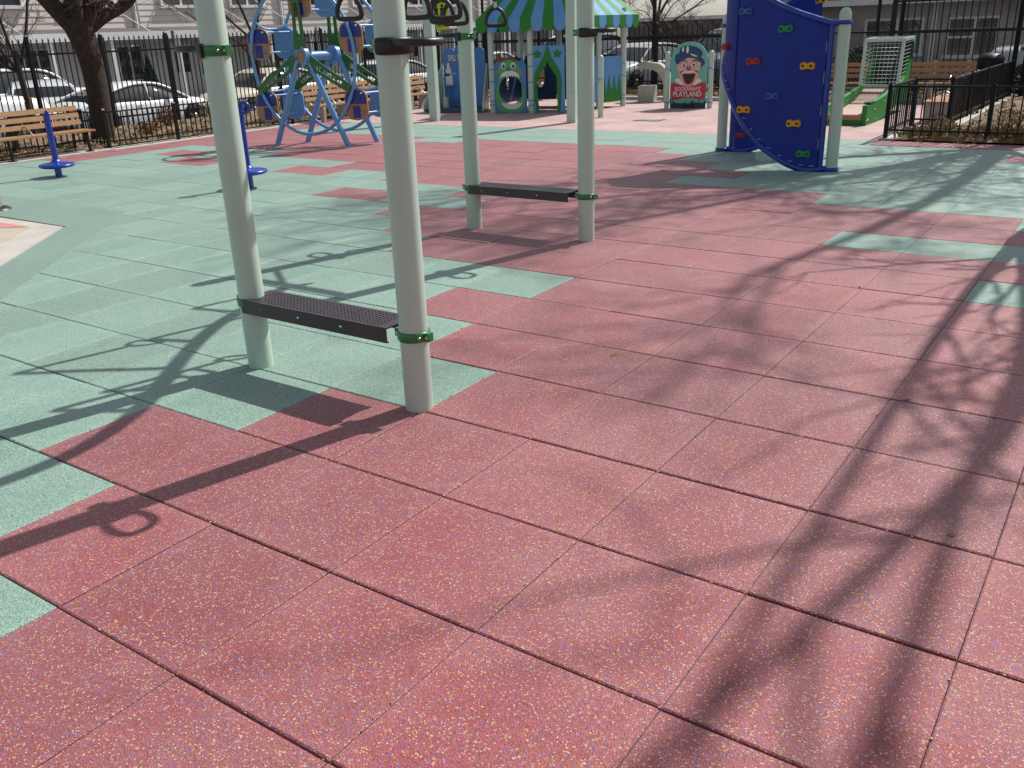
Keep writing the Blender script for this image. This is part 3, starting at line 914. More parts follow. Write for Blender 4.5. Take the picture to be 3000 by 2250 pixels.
# door panel with the tent-shaped opening
lb = [(830, 385), (1081, 385), (1060, 450), (1020, 560), (950, 680), (890, 800), (875, 950), (880, 1150), (905, 1380), (830, 1380)]
lg = [(1085, 385), (1060, 450), (1020, 560), (950, 680), (890, 800), (875, 950), (880, 1150), (905, 1380), (945, 1380), (925, 1150), (920, 1000), (930, 880), (990, 780), (1060, 680), (1085, 600)]
mir = lambda pl: [(2170 - x, y) for x, y in pl][::-1]
dp = MB()
for pl in (lb, mir(lb)): dp.prism([fc(*p) for p in pl], H0, HE, HZV, .022)
dp = dp.build('door_panel', 'skyflat', ph)
g_ = MB()
for pl in (lg, mir(lg)): g_.prism([fc(*p) for p in pl], H0 - HN * .008, HE, HZV, .03)
g_.build('door_arch', 'grass', dp)
for cx in (937, 1236):
    st = []
    for k in range(10):
        r_ = 70 if k % 2 == 0 else 44
        t = -math.pi / 2 + k * math.pi / 5
        st.append(fc(cx + r_ * math.cos(t), 510 + r_ * math.sin(t)))
    MB().prism(st, lay(.2), HE, HZV, .012).build('star', 'grass', dp)
# right side wall and back walls
P5, P7 = HPOST['p5'], HPOST['p7']
SU = (P7 - P5).normalized(); SL = (P7 - P5).length
sw = MB().prism([(.07, .12), (SL - .07, .12), (SL - .07, 1.05), (.07, 1.05)], P5, SU, HZV, .022).build('side_panel', 'skyflat', ph)
gp = [(.07, .12), (SL - .07, .12), (SL - .07, .5)]
nsp = 4
for k in range(nsp):
    x1 = SL - .07 - (SL - .14) * k / nsp; x0 = SL - .07 - (SL - .14) * (k + 1) / nsp
    gp += [(x1 - .012, .32), ((x0 + x1) / 2, .24), (x0 + .02, .62)]
gp += [(.07, .5)]
g3 = MB()
for k in range(nsp):
    x0 = .07 + (SL - .14) * k / nsp; x1 = x0 + (SL - .14) / nsp
    g3.prism([(x0, .28), (x1, .28), ((x0 + x1) / 2, .66)], P5 + SU.cross(HZV) * .015, SU, HZV, .008)
g3.prism([(.07, .12), (SL - .07, .12), (SL - .07, .28), (.07, .28)], P5 + SU.cross(HZV) * .015, SU, HZV, .008)
g3.build('grass_cutout', 'grass', sw)
P8, P9 = HPOST['p8'], HPOST['p9']
for A, B, m_ in ((P8, P9, 'hat'), (P9, P7, 'darkgreen'), (HPOST['p1'], P8, 'hat'), (HPOST['p3'], P5, 'skyflat')):
    U = (B - A).normalized(); L_ = (B - A).length
    hl = ell(L_ / 2, .66, min(.10, L_ * .2), .26, 40)
    MB().ring(radial([(.07, .14), (L_ - .07, .14), (L_ - .07, 1.08), (.07, 1.08)], (L_ / 2, .62)), hl, A, U, HZV, .022).build('wall_panel', m_, ph)

bo = thing('handle_bollard', 'short round topped mint post with blue steering handle beside the playhouse', 'bollard', (-6.32, 14.8, 0))
MB().lathe([(.055, -.02), (.055, 1.08), (.050, 1.11), (.035, 1.135), (.001, 1.145)], (-6.32, 14.8, 0), 22).build('post', 'mint', bo)
hd = MB().tube([(-6.45, 14.72, .66), (-6.36, 14.72, .69), (-6.22, 14.70, .72)], .018, 10).build('handle', 'sky', bo)
MB().cyl((-6.47, 14.72, .655), (-6.44, 14.72, .665), .04, .04, 14).build('knob', 'crimson', hd)

# ------------------------------------------------------------------ bottle toss booth
sb = thing('toss_booth', 'blue carnival toss booth with white bottle and mint side wings', 'game booth', (-10.4, 15.4, 0))
BU = Vector((.977, .212, 0)).normalized(); BN = Vector((-BU.y, BU.x, 0)); B0 = Vector((-10.74, 15.57, 0))
top = [(-.02, 0.05), (1.0, 0.05), (1.0, 1.18)] + ell(.86, 1.20, .14, .12, 7, 0, 2.6) + ell(.52, 1.30, .24, .10, 9, .3, 2.85) + ell(.13, 1.20, .15, .11, 7, .5, 3.14)
bp_ = MB().prism(top, B0, BU, HZV, .025).build('back_panel', 'midblue', sb)
text('SPILL T', .17, 'lettering', 'cream', bp_, B0 + BU * .245 + HZV * 1.10 - BN * .016, BU, HZV, .004, .004, .52)
btl = [(.02, .56), (.21, .56), (.20, .70), (.175, .83), (.185, .90), (.16, .90), (.16, .97), (.125, 1.04), (.12, 1.0), (.108, .97), (.09, 1.02), (.06, .97), (.05, .9), (.02, .9), (.045, .82)]
btl = [(.02, .54), (.2, .54), (.19, .70), (.165, .80), (.175, .87), (.145, .87), (.135, .93), (.13, 1.0), (.075, 1.0), (.07, .93), (.06, .87), (.02, .87), (.045, .8), (.03, .7)]
MB().prism(btl, B0 - BN * .02, BU, HZV, .012).build('bottle', 'white', bp_)
MB().bb(0, 0, 0, 0, 0, 0)
b = MB().box(tuple(B0 + BU * .12 - BN * .08 + HZV * .53), (.26, .14, .02), math.atan2(BU.y, BU.x))
b.cyl(tuple(B0 + BU * .12 - BN * .07 + HZV * .3), tuple(B0 + BU * .12 - BN * .07 + HZV * .53), .012)
b.build('shelf', 'skyflat', bp_)
MB().cyl(tuple(B0 + BU * .13 - BN * .3 + HZV * .04), tuple(B0 + BU * .13 - BN * .3 + HZV * .30), .07, .07, 20).build('target_cup', 'mint', sb)
for s, a0 in ((-1, -.05), (1, 1.03)):
    MB().prism([(0, .02), (.72, .02), (.72, .16), (.5, .42), (0, .98)], B0 + BU * a0, -BN + BU * s * .25 * 1.0, HZV, .03).build('side_wing', 'mint', sb)
MB().prism([(-.02, 0), (1.02, 0), (1.2, -.72), (-.2, -.72)], B0 + HZV * .045, BU, BN, .06).build('tray', 'trayfloor', sb)
hbp = smooth([tuple(B0 + BU * -.2 - BN * .5 + HZV * .66), tuple(B0 + BU * -.05 - BN * .5 + HZV * .60), tuple(B0 + BU * .1 - BN * .5 + HZV * .62), tuple(B0 + BU * .25 - BN * .5 + HZV * .76), tuple(B0 + BU * .5 - BN * .5 + HZV * .80)], 2, False)
hb_ = MB().tube(hbp, .014, 10).build('launch_bar', 'sky', sb)
for a in (-.02, .3):
    c = B0 + BU * a - BN * .5 + HZV * (.6 if a < 0 else .78)
    MB().cyl(tuple(c - BU * .06), tuple(c + BU * .06), .028, .028, 12).build('grip', 'black', hb_)

# ------------------------------------------------------------------ clown panel
cp = thing('clown_panel', 'teal play panel with grinning clown head above a red bow sign', 'play panel', (-5.48, 17.0, 0))
K0 = Vector((-5.48, 16.99, 0)); KE = Vector((.9806, .196, 0)).normalized(); KN = Vector((-KE.y, KE.x, 0))
for a in (-.45, .45):
    P = K0 + KE * a
    MB().lathe([(.052, -.02), (.052, 1.06), (.047, 1.09), (.032, 1.115), (.001, 1.125)], tuple(P), 22).build('post', 'mint', cp)
    for z in (.12, .78):
        MB().lathe([(.051, -.016), (.061, -.014), (.061, .014), (.051, .016)], (P.x, P.y, z), 20).build('clamp', 'sky', cp)
        MB().box(tuple(P - KE * math.copysign(.075, a) + HZV * z), (.07, .02, .03), math.atan2(KE.y, KE.x)).build('bracket', 'sky', cp)
def kc(x, y): return ((x - 790) * .00102, (1495 - y) * .000965)
def klay(k): return K0 - KN * (.013 + .004 * k)
def kart(pts, k, name, mat, sm=1, par=None):
    pl = [kc(*p) for p in pts]
    return MB().prism(smooth(pl, sm) if sm else pl, klay(k), KE, HZV, .006).build(name, mat, par)
out_pl = [(420, 1495), (1150, 1495), (1160, 520)] + [(790 + 370 * math.cos(t), 520 - 370 * math.sin(t)) for t in [math.pi * q / 20 for q in range(1, 20)]] + [(420, 520)]
kp = MB().prism([kc(*p) for p in out_pl], K0, KE, HZV, .024).build('panel', 'teal', cp)
kart([(495, 910), (590, 865), (650, 950), (700, 1030), (600, 1005), (540, 960)], 0, 'collar', 'white', 1, kp)
kart([(1075, 930), (960, 870), (910, 960), (870, 1035), (990, 1000)], 0, 'collar', 'white', 1, kp)
kart([(545, 610), (600, 560), (690, 495), (790, 468), (890, 480), (960, 540), (1040, 565), (1030, 640), (1000, 685), (990, 800), (960, 900), (900, 990), (850, 1040), (790, 1062), (720, 1045), (670, 985), (620, 880), (585, 760), (550, 690)], 1, 'face', 'skin', 1, kp)
kart([(505, 430), (540, 385), (595, 370), (590, 290), (640, 245), (760, 228), (900, 250), (1000, 305), (1060, 380), (1040, 430), (1015, 465), (1070, 500), (1105, 550), (1100, 600), (1060, 640), (1010, 670), (1040, 590), (1000, 560), (960, 520), (900, 480), (830, 465), (760, 470), (690, 495), (630, 530), (590, 580), (550, 610), (515, 560), (500, 490)], 2, 'hat', 'hat', 1, kp)
kart(ell(660, 300, 18, 52, 14), 3, 'hat_gloss', 'white', 0, kp)
kart(ell(752, 310, 25, 72, 14), 3, 'hat_gloss', 'white', 0, kp)
kart([(800, 385), (850, 393), (960, 438), (930, 456), (850, 428)], 3, 'hat_band', 'cream', 0, kp)
for x, y in ((688, 618), (888, 610)):
    kart(ell(x, y - 8, 74, 70, 18), 2, 'eye_socket', 'lane', 0, kp)
    kart(ell(x, y, 52, 44, 18), 3, 'eye', 'white', 0, kp)
    kart(ell(x + 2, y + 4, 24, 30, 14), 4, 'pupil', 'inkteal', 0, kp)
kart([(620, 560), (660, 510), (720, 512), (765, 560), (715, 528), (665, 528)], 3, 'eyebrow', 'ink', 0, kp)
kart([(830, 555), (880, 512), (930, 515), (975, 560), (930, 532), (880, 530)], 3, 'eyebrow', 'ink', 0, kp)
for pl in ([(600, 745), (640, 735), (720, 718), (650, 760), (610, 800)], [(985, 735), (930, 725), (860, 712), (930, 755), (985, 790)]):
    kart(pl, 2, 'cheek_line', 'crimson', 1, kp)
kart([(640, 765), (720, 720), (790, 735), (860, 718), (945, 755), (930, 790), (790, 785), (655, 795)], 3, 'muzzle', 'cream', 1, kp)
kart(ell(788, 680, 46, 46, 20), 5, 'nose', 'crimson', 0, kp)
kart(ell(800, 660, 10, 12, 10), 6, 'nose_gloss', 'white', 0, kp)
kart([(650, 775), (790, 790), (940, 765), (905, 900), (855, 992), (790, 1018), (728, 997), (685, 900)], 4, 'lips', 'crimson', 1, kp)
kart([(672, 783), (790, 802), (922, 778), (888, 900), (842, 975), (790, 993), (742, 972), (702, 890)], 5, 'mouth', 'ink', 1, kp)
kart([(428, 1000), (470, 972), (560, 985), (660, 1030), (790, 1065), (900, 1035), (1010, 985), (1110, 968), (1152, 1000), (1150, 1100), (1130, 1200), (1122, 1300), (1060, 1322), (950, 1290), (790, 1270), (640, 1290), (540, 1322), (450, 1312), (425, 1270), (440, 1150), (425, 1080)], 3, 'bow', 'crimson', 1, kp)
text("ROCKAWAYS'", .105, 'lettering', 'white', kp, klay(4.5) + KE * kc(785, 0)[0] + HZV * kc(0, 1098)[1], KE, HZV, .004, .0012, .80)
text('PLAYLAND', .145, 'lettering', 'white', kp, klay(4.5) + KE * kc(775, 0)[0] + HZV * kc(0, 1206)[1], KE, HZV, .004, .002, .83)
sk = [(425, 1490), (1145, 1490), (1148, 1300)]
rs = random.Random(3)
x = 1148
while x > 445:
    x2 = max(430, x - rs.choice((12, 18, 26, 34)))
    y = rs.choice((1300, 1330, 1360, 1375, 1385, 1390)) if x > 950 or x < 560 else rs.choice((1345, 1375, 1385, 1392))
    sk += [(x, y), (x2, y)]
    x = x2
sk += [(425, 1380)]
kart(sk, 2, 'skyline', 'inkteal', 0, kp)
MB().box(tuple(K0 + HZV * .045 - KN * .04), (.24, .06, .09), math.atan2(KE.y, KE.x)).build('foot_box', 'ink', cp)

# ------------------------------------------------------------------ twisted climbing wall
cw = thing('climbing_wall', 'deep blue twisted climbing wall with coloured holds between two mint posts', 'climbing wall', (-1.32, 10.3, 0))
L0 = Vector((-2.25, 10.93, 0)); E2 = Vector((.828, -.561, 0)).normalized(); FN = Vector((-.561, -.828, 0)).normalized()
SPAN = 2.246
for s, m_ in ((-.06, 0), (2.13 + .12, 1)):
    P = L0 + E2 * (0 if m_ == 0 else SPAN)
    MB().lathe([(.068, -.02), (.068, 1.66), (.064, 1.70), (.048, 1.74), (.025, 1.757), (.001, 1.76)], tuple(P), 30).build('post', 'mint', cw)
    for z in (.02, 1.60):
        MB().lathe([(.067, -.022), (.082, -.02), (.084, 0), (.082, .02), (.067, .022)], (P.x, P.y, z + .01), 26).build('clamp', 'bluetube', cw)
KNOT = [(-.55, 9.63, .03, 1.60), (-.70, 9.60, .025, 1.65), (-.88, 9.58, .08, 1.71), (-1.05, 9.57, .17, 1.78), (-1.23, 9.57, .29, 1.87), (-1.38, 9.58, .44, 1.95), (-1.51, 9.60, .61, 2.03), (-1.60, 9.64, .74, 2.1), (-1.70, 9.72, .88, 2.16), (-1.80, 9.84, 1.0, 2.2), (-1.90, 10.0, 1.12, 2.24), (-1.95, 10.2, 1.3, 2.26)]
def cwp(x, y, z, back):
    return Vector((-2.64 - x, 20.6 - y, z)) if back else Vector((x, y, z))
for back in (False, True):
    KS = smooth(KNOT[:8] if back else KNOT, 2, False)
    b = MB()
    vs, rows = [], 9
    for off in (0, .016):
        for (x, y, zb, zt) in KS:
            for r_ in range(rows):
                vs.append(cwp(x + (off if x < -1.65 else 0), y + off, zb + (zt - zb) * r_ / (rows - 1), back))
    k = rows
    nfr = len(vs) // 2
    fs = [(c * k + r_, (c + 1) * k + r_, (c + 1) * k + r_ + 1, c * k + r_ + 1) for c in range(len(KS) - 1) for r_ in range(rows - 1)]
    fs += [tuple(i + nfr for i in f[::-1]) for f in fs]
    pw = b.add(vs, fs, 0, True).build('climbing_panel', 'blue', cw)
    bot = [cwp(x, y, zb - .012, back) for x, y, zb, zt in KS]
    topt = [cwp(x, y, zt + .012, back) for x, y, zb, zt in KS]
    MB().tube([cwp(-.40, 9.66, .035, back), cwp(-.47, 9.645, .033, back)] + bot, .036, 12).build('edge_tube', 'bluetube', cw)
    MB().tube([cwp(-.40, 9.66, 1.61, back), cwp(-.47, 9.645, 1.60, back)] + topt, .036, 12).build('edge_tube', 'bluetube', cw)
    MB().tube([cwp(-.515, 9.64, .03, back), cwp(-.515, 9.64, 1.6, back)], .032, 12).build('upright_tube', 'bluetube', cw)
    lugs = MB()
    for (x, y, zb, zt) in KS[3:-4:3]:
        lugs.bar(cwp(x + .03, y - .004, zb + .034, back), cwp(x - .03, y - .004, zb + .034 + (.012 if x < -1.1 else 0), back), .006, .007)
    for z in (.25, .62, .98, 1.3):
        lugs.bar(cwp(-.553, 9.628, z, back), cwp(-.553, 9.628, z + .12, back), .006, .006)
    lugs.build('slot_edge', 'pale_concrete', pw)
    if not back:
        MB().tube([(-1.61, 9.642, .75), (-1.61, 9.642, 2.1)], .008, 6).build('seam', 'navy', pw)
def hold(x, y, z, mat, nrm=(0, -1, 0), sc=1.0):
    N_ = Vector(nrm).normalized()
    U_ = HZV.cross(N_) * -1
    U_ = N_.cross(HZV) * -1
    o3 = Vector((x, y, z))
    pl = smooth([(-.085, -.02), (-.075, .04), (-.03, .042), (0, .026), (.03, .042), (.075, .04), (.085, -.015), (.07, -.042), (.02, -.03), (-.02, -.034), (-.06, -.045)], 2)
    pl = [(a_ * sc, c_ * sc) for a_, c_ in pl]
    b = MB().prism(pl, o3 + N_ * .014, U_, HZV, .034)
    b.prism([(a_ * .82, c_ * .78) for a_, c_ in pl], o3 + N_ * .036, U_, HZV, .016)
    o = b.build('hold', mat, cw)
    for a_ in (-.045, .045):
        c = o3 + U_ * a_ * sc + N_ * .0445
        MB().tube([c, c + N_ * .003], [.016, .012], 10).build('bolt_hole', 'ink', o)
for x, z, c in ((-1.49, 1.762, 'h_blue'), (-1.005, 1.563, 'h_green'), (-1.36, 1.222, 'h_red'), (-.727, 1.166, 'h_yellow'), (-1.107, .84, 'h_blue'), (-1.45, .681, 'h_yellow'), (-.836, .54, 'h_yellow'), (-.694, .203, 'h_green')):
    hold(x, 9.575 if x > -1.4 else 9.592, z, c)
hold(-1.97, 10.90, .23, 'h_red', (0, -1, 0), .8)
hold(-1.06, 10.96, 1.86, 'h_yellow', (0, -1, 0), .8)
hold(-1.80, 9.83, 1.38, 'h_red', (-.7, -.7, 0), .9)
MB().box((-1.31 - .1, 10.25, .05), (.16, .12, .12), -.6).build('foot_block', 'mint', cw)

# ------------------------------------------------------------------ ball roll ramp
rb = thing('ball_roll_game', 'green ball roll ramp with tan lane and white wire cage', 'ramp game', (-1.6, 15.9, 0))
X0, X1, Y0, Y1 = -1.97, -1.27, 14.55, 17.35
def side(x):
    pl = [(0, 0), (.95, .0), (2.1, .18), (2.8, .18), (2.8, .95), (2.45, .62), (2.15, .50), (1.0, .38), (.12, .315), (0, .315)]
    return MB().prism(pl, (x, Y0, 0), (0, 1, 0), (0, 0, 1), .075)
for x in (X0 + .04, X1 - .04):
    o = side(x).build('side_rail', 'grass', rb)
    pe = []
    for y, z in ((.1, .08), (.5, .22), (1.1, .3), (1.6, .38), (.6, .06)):
        pe.append((x + .04, Y0 + y, z))
    bolts(pe, .011, 'bolt', o)
MB().bb(X1 - .105, X1 + .001, Y0 + .15, Y0 + .45, .333, .352).build('ball_pocket', 'ink', rb)
ln = MB()
prof = [(0.02, .17), (.9, .20), (1.5, .26), (1.9, .36), (2.15, .44)]
for a, c in zip(prof, prof[1:]):
    ln.add([(X0 + .08, Y0 + a[0], a[1]), (X1 - .08, Y0 + a[0], a[1]), (X1 - .08, Y0 + c[0], c[1]), (X0 + .08, Y0 + c[0], c[1]),
            (X0 + .08, Y0 + a[0], a[1] - .05), (X1 - .08, Y0 + a[0], a[1] - .05), (X1 - .08, Y0 + c[0], c[1] - .05), (X0 + .08, Y0 + c[0], c[1] - .05)],
           [(0, 1, 2, 3), (7, 6, 5, 4), (0, 4, 5, 1), (1, 5, 6, 2), (2, 6, 7, 3), (3, 7, 4, 0)])
ln.build('lane', 'lane', rb)
MB().bb(X0 + .08, X1 - .08, Y0 - .012, Y0 + .02, .09, .165).build('lane_front', 'tan', rb)
MB().bb(X0 + .08, X1 - .08, Y0 - .010, Y0 + .02, 0, .088).build('front_board', 'grass', rb)
MB().bb(X0, X1, Y1 - .02, Y1 + .06, .18, 1.2).build('target_board', 'ink', rb)
cg = MB()
cb, ct = (Y0 + 2.02, .485), (Y0 + 2.14, 1.25)
bk = (Y1 + .08, 1.27)
for x in (X0 + .03, X1 - .03):
    cg.bar((x, cb[0], cb[1]), (x, ct[0], ct[1]), .06, .05, (1, 0, 0))
    cg.bar((x, ct[0], ct[1]), (x, bk[0], bk[1]), .05, .05)
    cg.bar((x, bk[0], bk[1]), (x, bk[0] - .05, .5), .05, .05, (1, 0, 0))
cg.bar((X0 + .03, ct[0] - .002, ct[1]), (X1 - .03, ct[0] - .002, ct[1]), .055, .055)
cg.bar((X0 + .03, bk[0] + .002, bk[1]), (X1 - .03, bk[0] + .002, bk[1]), .05, .05)
cg.bar((X0 + .03, cb[0] - .002, cb[1]), (X1 - .03, cb[0] - .002, cb[1]), .05, .05)
cgo = cg.build('cage_frame', 'mint', rb)
wr = MB()
for k in range(1, 9):
    x = X0 + .03 + (X1 - X0 - .06) * k / 9
    wr.tube([(x, cb[0], cb[1]), (x, ct[0], ct[1]), (x, bk[0], bk[1])], .0045, 6)
for k in range(1, 12):
    f = k / 12
    y, z = cb[0] + (ct[0] - cb[0]) * f, cb[1] + (ct[1] - cb[1]) * f
    wr.tube([(X0 + .03, bk[0] - .3, z + .03), (X0 + .03, y, z), (X1 - .03, y, z), (X1 - .03, bk[0] - .25 * (1 - f), z + .03)], .0045, 6)
for k in range(1, 5):
    y = ct[0] + (bk[0] - ct[0]) * k / 5
    wr.tube([(X0 + .03, y, ct[1] + .01), (X1 - .03, y, ct[1] + .01)], .0045, 6)
wr.build('cage_wire', 'mint', cgo)

# ------------------------------------------------------------------ benches
def bench(L_, label, loc, rz, concrete=True, steel=False):
    """runs along local x, sits facing local -y"""
    t = thing('bench', label, 'bench', (0, 0, 0), 'slatted wooden park benches')
    n = max(2, round(L_ / 1.5))
    for k in range(n + 1):
        x = -L_ / 2 + .15 + (L_ - .3) * k / n
        lg_ = MB()
        if steel:
            for y, z in ((-.2, .31), (.2, .31)):
                lg_.bar((x, y * 1.1, 0), (x, y, z), .035, .035, (1, 0, 0))
            lg_.bar((x, -.23, .30), (x, .2, .30), .03, .03); lg_.bar((x, .16, .3), (x, .27, .72), .03, .03, (1, 0, 0)); lg_.bb(x - .05, x + .05, -.26, -.16, 0, .012)
            lg_.build('leg', 'iron', t)
            continue
        pl = [(-.22, 0), (-.15, 0), (-.10, .12), (0, .2), (.10, .12), (.16, 0), (.24, 0), (.21, .24), (.25, .42), (.33, .73), (.27, .74), (.17, .41), (.12, .31), (-.22, .31), (-.24, .28)]
        lg_.prism(pl, (x, 0, 0), (0, 1, 0), (0, 0, 1), .065)
        lg_.build('leg', 'concrete', t)
    sm_ = MB().bb(-L_ / 2, L_ / 2, -.028, .028, -.014, .014).mesh('slat', 'wood')
    for y in (-.21, -.135, -.06, .015, .09):
        share('slat', sm_, t, (0, y, .327))
    for z, y in ((.45, .165), (.56, .195), (.67, .225)):
        share('slat', sm_, t, (0, y, z), (math.radians(75), 0, 0), (1, 1.35, 1))
    if concrete:
        for x in (-L_ / 4, L_ / 4):
            MB().tube([(x, y, z) for y, z in [(-.22 + .42 * q / 8, .34 + .13 * math.sin(math.pi * q / 8)) for q in range(9)]], .012, 8).build('arm_hoop', 'bolt', t)
    t.location = loc
    t.rotation_euler = (0, 0, rz)
    return t
HPI = math.pi / 2
bench(4.2, 'long slatted bench at the left by the big tree', (-12.05, 5.50, .022), HPI, True, True)
bench(1.95, 'slatted bench seen through the lower half of the wheel climber', (-11.75, 13.35, 0), HPI)
bench(1.85, 'slatted bench between the wheel climber and the toss booth', (-11.75, 15.3, 0), HPI)
bench(1.6, 'shaded slatted bench behind the toss booth by the back fence', (-10.6, 18.45, 0), 0)
bench(2.4, 'shaded bench along the back fence behind the climbing wall', (-3.5, 19.05, .05), 0)
bench(1.55, 'shaded bench along the back fence right of the wire cage', (-1.25, 19.05, .05), 0)
bench(1.7, 'sunlit bench with hoop arms inside the black fence corner', (-.33, 16.0, 0), -HPI)

# ------------------------------------------------------------------ iron fences
def fence(name, label, path, h, gap, post_gap, rails, post=.055, pk=.018, finial=False, zbase=0.0, proud=.1, rail=.028):
    t = thing(name, label, 'fence', (path[0][0], path[0][1], zbase))
    pkm = MB().box((0, 0, h / 2), (pk, pk, h))
    if finial: pkm.add([(-pk * .9, -pk * .9, h), (pk * .9, -pk * .9, h), (pk * .9, pk * .9, h), (-pk * .9, pk * .9, h), (0, 0, h + .07)], [(0, 1, 4), (1, 2, 4), (2, 3, 4), (3, 0, 4)])
    pkm = pkm.mesh('picket', 'iron')
    hp_ = h + proud
    pom = MB().box((0, 0, hp_ / 2 - .03), (post, post, hp_ + .06))
    pom.add([(-post * .6, -post * .6, hp_), (post * .6, -post * .6, hp_), (post * .6, post * .6, hp_), (-post * .6, post * .6, hp_), (0, 0, hp_ + post * .7)], [(0, 1, 4), (1, 2, 4), (2, 3, 4), (3, 0, 4), (3, 2, 1, 0)])
    pom = pom.mesh('post', 'iron')
    cnt = 0
    for (a, b_) in zip(path, path[1:]):
        A, B = Vector((*a, zbase)), Vector((*b_, zbase))
        L_ = (B - A).length
        u = (B - A) / L_
        rz = math.atan2(u.y, u.x)
        for z in rails:
            MB().bar(A + HZV * z, B + HZV * z, rail, rail * 1.15).build('rail', 'iron', t)
        npst = max(1, round(L_ / post_gap))
        for k in range(npst + 1):
            if k == 0 and a is not path[0]: continue
            p = A + u * (L_ * k / npst)
            share('post', pom, t, tuple(p), (0, 0, rz))
        n = int(L_ / gap)
        ext = MB()
        for k in range(1, n):
            p = A + u * (L_ * k / n) + HZV * .07
            if cnt < 290:
                share('picket', pkm, t, tuple(p), (0, 0, rz)); cnt += 1
            else:
                ext.box((p.x, p.y, p.z + h / 2), (pk, pk, h), rz)
        if ext.v:
            o_ = ext.build('picket', 'iron', t); o_['kind'] = 'stuff'
    return t
fence('low_fence', 'low black iron fence along the left planting bed', [(-12.62, 3.0), (-12.62, 7.86), (-11.93, 7.86), (-11.93, 12.0), (-12.55, 12.0), (-12.55, 18.9)], .52, .105, 1.25, (.12, .60), .05, .017, proud=.12, rail=.02)
fence('tall_fence', 'tall black picket fence between the left bed and the street', [(-15.05, 2.5), (-15.05, 20.6)], 1.68, .115, 1.45, (.25, 1.52), .06, .017, True, proud=.16, rail=.03)
fence('low_fence', 'low black iron fence round the bed at the right edge', [(6, 12.82), (-.55, 12.82), (-.55, 14.4), (-.02, 14.4), (.06, 20.2)], .64, .118, 1.3, (.14, .73), .055, .016, proud=.10, rail=.024)
fence('tall_fence', 'tall black picket fence behind the benches at the right', [(-2.42, 20.6), (5.5, 20.6)], 1.86, .135, 2.4, (.3, 1.3, 1.92), .09, .022, proud=.5, rail=.04)
fence('tall_fence', 'black picket fence behind the clown panel and playhouse', [(-15.05, 20.7), (-6.3, 20.7)], 1.5, .13, 1.9, (.3, 1.36), .06, .018, True, proud=.16, rail=.03)

def chainlink(label, A, B, h, posts):
    t = thing('chain_link_fence', label, 'fence', (A[0], A[1], 0))
    A, B = Vector((*A, 0)), Vector((*B, 0))
    L_ = (B - A).length
    u = (B - A) / L_
    wm = MB()
    p_ = .085
    n = int((L_ + h) / p_)
    r_ = .0021
    for k in range(n):
        for s in (0, 1):
            x0 = k * p_ - h
            a0, a1 = max(0, x0), min(L_, x0 + h)
            if a1 <= a0: continue
            z0, z1 = a0 - x0, a1 - x0
            if s: a0, a1 = L_ - a0, L_ - a1
            P0, P1 = A + u * a0 + HZV * (z0 + .08), A + u * a1 + HZV * (z1 + .08)
            ax = (P1 - P0).normalized(); q = ax.orthogonal().normalized(); q2 = ax.cross(q)
            vs = [P + (q * math.cos(t_) + q2 * math.sin(t_)) * r_ for P in (P0, P1) for t_ in (0, 2.09, 4.19)]
            wm.add(vs, [(0, 1, 4, 3), (1, 2, 5, 4), (2, 0, 3, 5)])
    o_ = wm.build('wire_mesh', 'wire', t)
    o_['kind'] = 'stuff'
    for x in posts:
        p = A + u * x
        MB().cyl((p.x, p.y, -.2), (p.x, p.y, h + .15), .038, .038, 10).build('post', 'iron', t)
    for z in (.12, 1.32, h + .08):
        MB().tube([A + HZV * z, B + HZV * z], .022, 8).build('rail', 'iron', t)
chainlink('tall black chain link fence across the back of the playground', (-13.5, 20.85), (-2.3, 20.85), 3.1, (0, 2.6, 5.3, 8.4, 10.7, 11.2))
chainlink('tall chain link fence behind the picket fence at the right', (-2.25, 20.95), (5.5, 20.95), 3.1, (2.2, 5.2))

